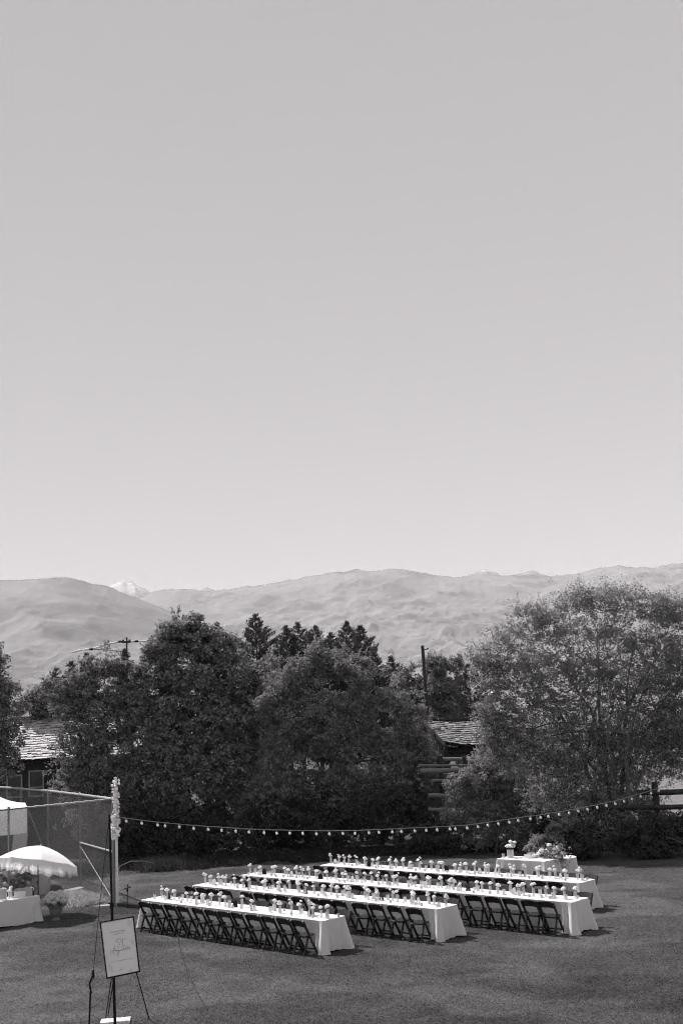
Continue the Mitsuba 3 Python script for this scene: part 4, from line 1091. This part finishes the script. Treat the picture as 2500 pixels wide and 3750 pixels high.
for c in cs:
    put(tk, 'leg', shape(MB().beam(c + (tc + tdir * 1.5 + tdep * 1.5 - c) * .03, c + [0, 0, 2.9] + (tc + tdir * 1.5 + tdep * 1.5 - c) * .03, .05, .05), 'm_metal'))
put(tk, 'guy_strap', shape(MB().beam(tc + [.05, -.02, 2.85], tc + [.55, .4, 1.3], .05, .006, (1, 0, 0)), 'm_metal'))
bd = [np.array(q) for q in BOARD2]
b2 = thing('easel_board', 'pale grey board leaning on an easel under the corner of the canopy tent', 'sign')
put(b2, 'board', shape(MB().poly(bd, .02), 'm_greyboard'))
put(b2, 'leg', shape(MB().tube([bd[2] + [-.03, .05, .1], (bd[2][0], 41.25, 0)], .015, 5), 'm_darkwood'))
put(b2, 'leg', shape(MB().tube([bd[3] + [.03, .05, .1], (bd[3][0], 41.25, 0)], .015, 5), 'm_darkwood'))
put(b2, 'print', shape(MB().poly([bd[0] * .62 + bd[2] * .38 + [dx, -.006, dz] for dx, dz in ((-.1, -.1), (.08, -.12), (.14, .05), (-.04, .1))], .002), 'm_print'))
nk = thing('grey_bin', 'tall plain grey bin standing inside the chain-link corner', 'bin')
bo = np.array([-11.45, 41.35, 0])
V = []
for z, s in ((0, .27), (.95, .34)):
    V += [(bo[0] - s, bo[1] - .28, z), (bo[0] + s, bo[1] - .28, z), (bo[0] + s, bo[1] + .28, z), (bo[0] - s, bo[1] + .28, z)]
put(nk, 'body', shape(MB().add(V, [[0, 1, 5, 4], [1, 2, 6, 5], [2, 3, 7, 6], [3, 0, 4, 7], [3, 2, 1, 0], [4, 5, 6, 7]]), 'm_bin'))
put(nk, 'lid', shape(MB().box((bo[0], bo[1], .975), (.74, .62, .045)), 'm_bin'))
put(nk, 'handle', shape(MB().box((bo[0] - .02, bo[1] - .31, .42), (.03, .04, .09)), 'm_dark'))
broadleaf('flowering_bush', [(-12.6, 40.6, .55, .6, .4, .55), (-11.9, 40.9, .45, .4, .35, .45), (-13.2, 40.5, .6, .5, .4, .5)], (-12.5, 40.6), 'dark bush dotted with white flowers behind the chain-link fence at the left edge', 'bush', n=9000, seed=61, bsdf='m_leaf_dark', leaf=(.08, .045), clump=.12, trunk_r=.025, nlimb=3)
fbk = [k for k in labels if k.startswith('flowering_bush')][-1]
rr = RNG(62)
for k in range(22):
    p = np.array([-12.55, 40.25, .55]) + rr.normal(0, 1, 3) * [.5, .1, .28]
    s = float(rr.uniform(.7, 1.3))
    put(fbk, 'bloom', BLOOM[k % 6], T().translate(p.tolist()) @ T().scale([s, s, s]))


def hay_region(rng, n):
    t, u = rng.uniform(-.1, 1, n), rng.normal(0, .33, n)
    return -8.75 - 1.5 * t + u * .9, 38.0 + 2.2 * t + u * .45


vb, fb = blades(RNG(64), 7000, hay_region, .16, .022, .9)
cx_ = (vb[:, 0] + 9.5) * .9 / 1.0 + (vb[:, 1] - 39.1) * .45
vb[:, 2] += .2 * np.exp(-((vb[:, 0] + 9.5 + .68 * (vb[:, 1] - 39.1)) / .45) ** 2) * np.clip(1 - np.abs(vb[:, 1] - 39.1) / 1.6, 0, 1)
mound = MB()
gx, gy = np.meshgrid(np.linspace(-11.3, -7.9, 35), np.linspace(37.6, 41.2, 37), indexing='ij')
gz = .2 * np.exp(-((gx + 9.5 + .68 * (gy - 39.1)) / .45) ** 2) * np.clip(1 - np.abs(gy - 39.1) / 1.6, 0, 1) - .012
ii, jj = np.meshgrid(np.arange(34), np.arange(36), indexing='ij')
mound.add(np.stack([gx, gy, gz], -1).reshape(-1, 3), np.stack([ii * 37 + jj, (ii + 1) * 37 + jj, (ii + 1) * 37 + jj + 1, ii * 37 + jj + 1], -1).reshape(-1, 4))
mound.add(vb, fb)
single('hay_heap', shape(mound, 'm_straw'), 'low heap of pale dry grass inside the chain-link fence', 'hay')
labels['hay_heap']['kind'] = 'stuff'
single('roofing_sheet', shape(MB().box((-10.35, 41.0, .1), (1.0, .5, .03), np.array([[.9, .4, .1], [-.4, .9, 0], [-.1, 0, 1]])), 'm_metal'), 'flat pale sheet lying on the ground right of the grey bin', 'sheet')

# ------------------------------------------------------------------ drinks table, umbrella, urn in front of the fence
tdx, tdy = np.array([.764, .645, 0]), np.array([-.645, .764, 0])
to = np.array([-9.74, 35.14, 0]) - tdx * 2.44
M = frame(to, tdx, tdy)
wk = thing('gift_table', 'white-clothed table under the fringed umbrella at the left edge', 'table')
put(wk, 'tablecloth', shape(cloth_mesh(2.44, .74, RNG(5), True, True, near_in=0.), 'm_linen', 42), M)
put(wk, 'tabletop', shape(MB().box((1.22, .37, .725), (2.3, .6, .04)), 'm_greyboard'), M)


def tat(u, v, z=.7655):
    return to + tdx * u + tdy * v + np.array([0, 0, z])


def tface(c, w, h, th):
    return MB().box(c + np.array([0, 0, h / 2]), (w, th, h), np.array([[.98, .2, 0], [-.2, .98, 0], [0, 0, 1]]))


pf = thing('framed_card', 'pale framed card at the left end of the table under the umbrella', 'card')
put(pf, 'frame', shape(tface(tat(1.36, .22), .24, .33, .02), 'm_white'))
put(pf, 'sheet', shape(tface(tat(1.36, .22) + np.array([0, -.013, .03]), .19, .27, .004), 'm_greyboard'))
rng = RNG(19)
for q, (u, v) in enumerate(((1.6, .3), (1.72, .42), (1.5, .45))):
    vase(tat(u, v), rng, f'glass vase on the table under the umbrella, {ordn(q)} from the left' if q != 2 else 'glass vase half hidden behind the framed card under the umbrella', f'white flower in the {["left", "right", "hidden"][q]} glass vase under the umbrella', 'vases under the umbrella', 'flowers under the umbrella', two=True)
cb = thing('card_box', 'clear house-shaped card box in the middle of the table under the umbrella', 'box')
c = tat(1.95, .33)
put(cb, 'case', shape(tface(c, .34, .17, .2), 'm_white'))
put(cb, 'lid', shape(MB().add([c + np.array(q) for q in ((-.18, -.13, .172), (.16, -.06, .172), (.14, .14, .172), (-.2, .07, .172), (-.12, -.02, .25), (.1, .03, .25))], [[0, 1, 5, 4], [1, 2, 5, 5], [2, 3, 4, 5], [3, 0, 4, 4]]), 'm_metal'))
single('glass_tumbler', TUMBLER, 'tall glass just right of the card box under the umbrella', 'glass', None, T().translate(tat(2.12, .5).tolist()) @ T().scale([1, 1, 1.7]))
ab = thing('arched_board', 'plain grey board with an arched top standing on the table under the umbrella', 'sign')
c = tat(2.12, .2)
pts = [(-.15, 0), (.15, 0), (.15, .22), (.1, .245), (.06, .27), (0, .28), (-.06, .27), (-.1, .245), (-.15, .22)]
put(ab, 'board', shape(MB().poly([c + np.array([x * .98, x * .2, z]) for x, z in pts], .02), 'm_greyboard'))
put(ab, 'stand', shape(MB().beam(c + [.16, .12, 0], c + [.13, .05, .22], .05, .03, (1, 0, 0)), 'm_dark'))
ml = thing('dome_lamp', 'small mushroom-shaped lamp at the right end of the table under the umbrella', 'lamp')
c = tat(2.34, .5)
put(ml, 'stem', shape(MB().lathe([(.05, 0), (.05, .012), (.018, .02), (.016, .1), (.02, .12)], 14, c), 'm_greyboard', 40))
put(ml, 'shade', shape(MB().lathe([(.125, .11), (.13, .13), (.118, .17), (.085, .205), (.04, .222), (.001, .226)], 20, c).lathe([(.125, .11), (.001, .12)], 20, c), 'm_paper', 50))
single('votive', shape(MB().lathe([(.001, 0), (.045, 0), (.05, .09), (.044, .09), (.04, .02), (.001, .02)], 14, tat(2.3, .35)), 'm_white', 40), 'small white votive holder beside the mushroom-shaped lamp', 'candle holder')

uk = thing('fringed_umbrella', 'white scalloped umbrella with fringe shading the table at the left edge', 'umbrella')
uo = np.array([-10.05, 36.05, 0])
UR, UZ, UA = 1.22, 1.62, 2.13
HUB = uo + np.array([0, 0, 1.70])
zax = unit([.14, .23, 1])
xax = unit(np.cross([0, 1, 0], zax))
UM = np.column_stack([xax, np.cross(zax, xax), zax])


def um(p):
    return HUB + np.asarray(p, float) @ UM.T


put(uk, 'pole', shape(MB().tube([uo, HUB], .021, 8), 'm_darkwood', 40))
put(uk, 'upper_pole', shape(MB().tube([um([0, 0, 0]), um([0, 0, .44])], .016, 8), 'm_darkwood', 40))
put(uk, 'tilt_joint', shape(MB().ball(HUB, .035), 'm_dark', True))
UR, UH, NP, NS, NRR = 1.22, .50, 8, 10, 9
rr = RNG(31)


def canopy_point(a, t):
    """a: panel angle in panels, t: 0 at the tip to 1 at the rim; the cloth sags a little between ribs"""
    f = a - math.floor(a)
    th = a * 2 * math.pi / NP + .33
    chord = math.cos(math.pi / NP) / math.cos((f - .5) * 2 * math.pi / NP)
    k = 1 + (chord - 1) * (.35 + .65 * t)
    r = UR * t * k
    z = -.07 + UH * (1 - t ** 1.75) - .035 * t * math.sin(math.pi * f) * (1 - .5 * t)
    return np.array([r * math.cos(th), r * math.sin(th), z])


m, vl, frg = MB(), MB(), MB()
for p_ in range(NP):
    V = [um(canopy_point(p_ + min(i_ / NS, .9999), j_ / NRR)) for i_ in range(NS + 1) for j_ in range(NRR + 1)]
    W = NRR + 1
    m.add(V, [[i_ * W + j_, (i_ + 1) * W + j_, (i_ + 1) * W + j_ + 1, i_ * W + j_ + 1] for i_ in range(NS) for j_ in range(NRR)])
    rowT, rowB = [], []
    for i_ in range(NS + 1):
        f = min(i_ / NS, .9999)
        tp = canopy_point(p_ + f, 1.0)
        drop = .15 + .055 * math.cos(4 * math.pi * f) * (1 if .2 < f < .8 else .6)
        out = unit([tp[0], tp[1], 0]) * (.015 + .02 * math.sin(5 * f * math.pi))
        rowT.append(um(tp))
        rowB.append(um(tp + out) + np.array([0, 0, -drop]))
    n_ = NS + 1
    vl.add(rowT + rowB, [[i_, i_ + 1, n_ + i_ + 1, n_ + i_] for i_ in range(NS)])
    for i_ in range(NS):
        for s_ in np.arange(.05, 1, .2):
            q0 = rowB[i_] + (rowB[i_ + 1] - rowB[i_]) * s_
            dd = unit(rowB[i_ + 1] - rowB[i_]) * .007
            q1 = q0 + rr.normal(0, .008, 3) - [0, 0, .11]
            frg.add([q0 - dd, q0 + dd, q1 + dd * .7, q1 - dd * .7], [[0, 1, 2, 3]])
put(uk, 'canopy', shape(m, 'm_canopy', True))
put(uk, 'finial', shape(MB().ball(um([0, 0, .45]), .026), 'm_white', True))
put(uk, 'valance', shape(vl, 'm_valance', 50))
kk = put(uk, 'fringe', shape(frg, 'm_valance'))
labels[kk] = {'kind': 'stuff'}
for p_ in range(NP):
    put(uk, 'rib', shape(MB().tube([um(canopy_point(p_, t) - [0, 0, .014]) for t in (.02, .35, .7, .99)], .007, 4), 'm_metal'))

gk = thing('flower_urn', 'grey footed urn of pale hydrangeas standing at the end of the table under the umbrella', 'planter')
go = np.array([-9.31, 35.3, 0])
put(gk, 'urn', shape(MB().lathe([(.001, 0), (.13, 0), (.13, .025), (.085, .06), (.08, .11), (.15, .16), (.185, .25), (.2, .36), (.235, .385), (.24, .41), (.21, .41), (.18, .37), (.001, .35)], 24, go), 'm_urn', 40))
rr = RNG(91)
P = go + np.array([0, 0, .45]) + rr.normal(0, 1, (420, 3)) * [.12, .11, .04]
put(gk, 'foliage', shape(leaf_quads(rr, P, .09, .06), 'm_leaf_dark'))
for k in range(26):
    a = k * 2.4
    e = (k + .5) / 26
    p = go + np.array([math.cos(a) * .29 * math.sqrt(1 - e * e * .8), math.sin(a) * .26 * math.sqrt(1 - e * e * .8), .52 + .27 * e])
    fl_ = MB().ball(p, rr.uniform(.075, .1), 3, (1, 1, .85), .30, k)
    put(gk, 'bloom', shape(fl_, 'm_hydrangea', True))

# ------------------------------------------------------------------ foreground: black pole with guy line, sign on easel
pk_ = thing('black_pole', 'black telescoping pole rising behind the seating sign', 'pole')
p0, p1 = np.array(POLE[:3]), np.array(POLE[3:])
pm = p0 + (p1 - p0) * .56
put(pk_, 'lower_tube', shape(MB().tube([p0, pm], .027, 10), 'm_black', 40))
put(pk_, 'upper_tube', shape(MB().tube([pm, p1], .021, 10), 'm_black', 40))
put(pk_, 'collar', shape(MB().tube([pm - [0, 0, .05], pm + [0, 0, .06]], .04, 10).ball(pm + [-.05, -.03, .05], .018), 'm_black', 40))
put(pk_, 'base_plate', shape(MB().box((-4.86, 22.72, .03), (.56, .3, .06), np.array([[.98, .12, 0], [-.12, .98, 0], [0, 0, 1]])), 'm_white'))
gy = [np.array(q) for q in GUY]
gk_ = thing('guy_line', 'thin guy line with a ratchet strap running from the black pole to a stake', 'guy line')
put(gk_, 'cord', shape(MB().tube([gy[0], (gy[0] + gy[1]) / 2 + [-.02, 0, -.06], gy[1]], .006, 5), 'm_black'))
put(gk_, 'ratchet', shape(MB().box(gy[1], (.045, .05, .15)).box(gy[1] + [.01, -.03, .04], (.03, .03, .05)), 'm_black'))
put(gk_, 'strap', shape(MB().tube([gy[1], gy[1] * .5 + gy[2] * .5 + [-.05, 0, 0], gy[2]], .02, 6), 'm_black', 40))
put(gk_, 'stake', shape(MB().tube([gy[2] + [-.01, 0, .1], gy[3] + [0, 0, -.05]], .018, 6), 'm_black', 40))

tl_, tr_, br_, bl_ = (np.array(q) for q in SIGN)
sg = thing('seating_sign', 'black-framed white sign on an easel reading Sit Anywhere', 'sign')


def sp(u, v, lift=0.):
    top, bot = tl_ + (tr_ - tl_) * u, bl_ + (br_ - bl_) * u
    n_ = unit(np.cross(tr_ - tl_, tl_ - bl_))
    n_ = n_ if n_[1] < 0 else -n_
    return top + (bot - top) * v + n_ * lift


put(sg, 'panel', shape(MB().poly([sp(u_, v_, -.008) for u_, v_ in ((.02, .015), (.98, .015), (.98, .985), (.02, .985))], .006), 'm_paper'))
fw_, fh_ = .032, .021
for (u0, u1, v0, v1) in ((0, 1, 0, fh_), (0, 1, 1 - fh_, 1), (0, fw_, fh_, 1 - fh_), (1 - fw_, 1, fh_, 1 - fh_)):
    q = [sp(u0, v0, .012), sp(u1, v0, .012), sp(u1, v1, .012), sp(u0, v1, .012)]
    q2 = [sp(u0, v0, -.012), sp(u1, v0, -.012), sp(u1, v1, -.012), sp(u0, v1, -.012)]
    put(sg, 'frame_bar', shape(MB().add(q + q2, [[0, 1, 2, 3], [7, 6, 5, 4], [0, 4, 5, 1], [1, 5, 6, 2], [2, 6, 7, 3], [3, 7, 4, 0]]), 'm_black'))
# handwriting strokes, digitised on the panel
TLp, TRp, BLp = np.array([10., 300]), np.array([1110., 95]), np.array([215., 2175])
Minv = np.linalg.inv(np.column_stack([TRp - TLp, BLp - TLp]))
STROKES = [
    [(690, 830), (655, 820), (590, 870), (530, 930), (525, 960), (600, 990), (650, 1000), (655, 1040), (630, 1090), (590, 1145), (570, 1135), (580, 1105)],
    [(685, 955), (690, 995), (715, 985), (740, 960)], [(755, 890), (750, 1000), (738, 1130)], [(695, 885), (780, 870), (880, 850)], [(683, 915), (690, 922)],
    [(350, 1240), (325, 1300), (335, 1370), (375, 1385), (420, 1290), (450, 1190), (485, 1105), (475, 1200), (455, 1330), (455, 1420)], [(385, 1275), (440, 1265), (500, 1262)],
    [(510, 1290), (515, 1245), (530, 1285), (545, 1240), (560, 1275)], [(570, 1245), (585, 1275), (610, 1235), (625, 1290), (605, 1400), (590, 1460), (570, 1440), (590, 1350), (640, 1260)],
    [(650, 1245), (660, 1270), (680, 1240), (700, 1262), (720, 1225), (765, 1225)], [(800, 1060), (785, 1170), (770, 1280), (775, 1230), (800, 1205), (810, 1235), (825, 1240)],
    [(830, 1220), (865, 1180), (860, 1150), (840, 1180), (850, 1235), (885, 1225)], [(900, 1210), (910, 1130), (930, 1120), (925, 1170), (945, 1240)], [(960, 1210), (1000, 1150), (985, 1125), (975, 1180), (990, 1215), (1020, 1200)]]
ink = MB()


def stroke(pts, w):
    uv = [Minv @ (np.array(p, float) - TLp) for p in pts]
    uv = [(.032 + q[0] * .936, .021 + q[1] * .958) for q in uv]
    P3 = np.array([sp(u, v, .0015) for u, v in uv])
    for a_, b2_ in zip(P3[:-1], P3[1:]):
        d = unit(b2_ - a_)
        n_ = unit(np.cross(tr_ - tl_, tl_ - bl_))
        s_ = np.cross(d, n_) * w / 2
        e_ = d * w / 2
        ink.poly([a_ - s_ - e_, b2_ - s_ + e_, b2_ + s_ + e_, a_ + s_ - e_], .001)


for s_ in STROKES:
    stroke(s_, .0075)
rr = RNG(12)
for (x0, y0, x1, y1, gaps) in ((335, 635, 860, 545, (.57,)), (445, 708, 790, 640, ()), (345, 1665, 1110, 1530, (.2, .55, .76))):
    t = 0
    while t < 1:
        if not any(abs(t - g_) < .02 for g_ in gaps):
            x, y = x0 + (x1 - x0) * t, y0 + (y1 - y0) * t
            h = rr.uniform(10, 26) if y0 != 708 else 8
            stroke([(x, y - h / 2), (x + rr.uniform(-6, 8), y + h / 2)], .004)
        t += .022
labels[put(sg, 'lettering', shape(ink, 'm_ink'))] = {'kind': 'stuff'}
for (cx, cy, rx_, ry_, an) in ((1000, 300, 60, 130, .4), (940, 230, 40, 60, .2), (1090, 960, 45, 110, -.5), (330, 1850, 60, 170, -.4), (700, 1900, 40, 60, 0), (650, 1950, 35, 40, .3), (490, 2010, 30, 40, 0), (1030, 1960, 60, 40, .1)):
    pts = []
    for th in np.linspace(0, 2 * np.pi, 14, endpoint=False):
        x, y = rx_ * math.cos(th) * (1 + .2 * math.sin(3 * th)), ry_ * math.sin(th)
        q = Minv @ (np.array([cx + x * math.cos(an) - y * math.sin(an), cy + x * math.sin(an) + y * math.cos(an)]) - TLp)
        pts.append(sp(.032 + np.clip(q[0], .01, .99) * .936, .021 + np.clip(q[1], .01, .99) * .958, .001))
    put(sg, 'leaf_print', shape(MB().poly(pts, .0008), 'm_print'))
ez = [np.array(q) for q in EASEL]
ek = thing('easel', 'thin black easel legs holding up the seating sign', 'easel')
put(ek, 'leg', shape(MB().tube([ez[3] + [.04, .06, .3], ez[0]], .011, 6), 'm_black'))
put(ek, 'leg', shape(MB().tube([ez[4] + [-.06, .06, .35], ez[1]], .011, 6), 'm_black'))
put(ek, 'leg', shape(MB().tube([ez[3] + [.1, .1, .4], ez[2]], .011, 6), 'm_black'))
put(ek, 'ledge', shape(MB().beam(bl_ + [.0, .03, .0], br_ + [0, .03, .0], .02, .02, (0, 0, 1)), 'm_black'))
gl = thing('garden_stake', 'short garden stake with dark petals stuck in the grass left of the front row', 'garden ornament')
s_ = np.array(SPIKE)
put(gl, 'stake', shape(MB().tube([s_, s_ + [.01, 0, .62]], .012, 6), 'm_dark'))
hd = MB()
for k in range(6):
    a = k * 1.047 + .3
    c = s_ + np.array([0, 0, .62])
    hd.poly([c, c + [.08 * math.cos(a) - .02, -.02, .08 * math.sin(a) + .02], c + [.14 * math.cos(a), -.04, .14 * math.sin(a)], c + [.08 * math.cos(a) + .02, -.02, .08 * math.sin(a) - .02]], .006)
put(gl, 'petals', shape(hd, 'm_dark'))
single('timber_edging', shape(MB().beam((-7.85, 37.35, .05), (-6.5, 36.2, .05), .12, .1, (0, 0, 1)), 'm_darkwood'), 'low dark timber edging from the white post towards the front row', 'edging')
single('cable', shape(MB().tube([(-5.11, 32.13, 0.02), (-4.82, 30.34, 0.02), (-4.38, 28.22, 0.02), (-3.89, 26.1, 0.02), (-3.51, 24.53, 0.02), (-3.16, 23.24, 0.02)], .008, 5), 'm_dark', 40), 'thin dark cable lying across the grass in front of the front row', 'cable')
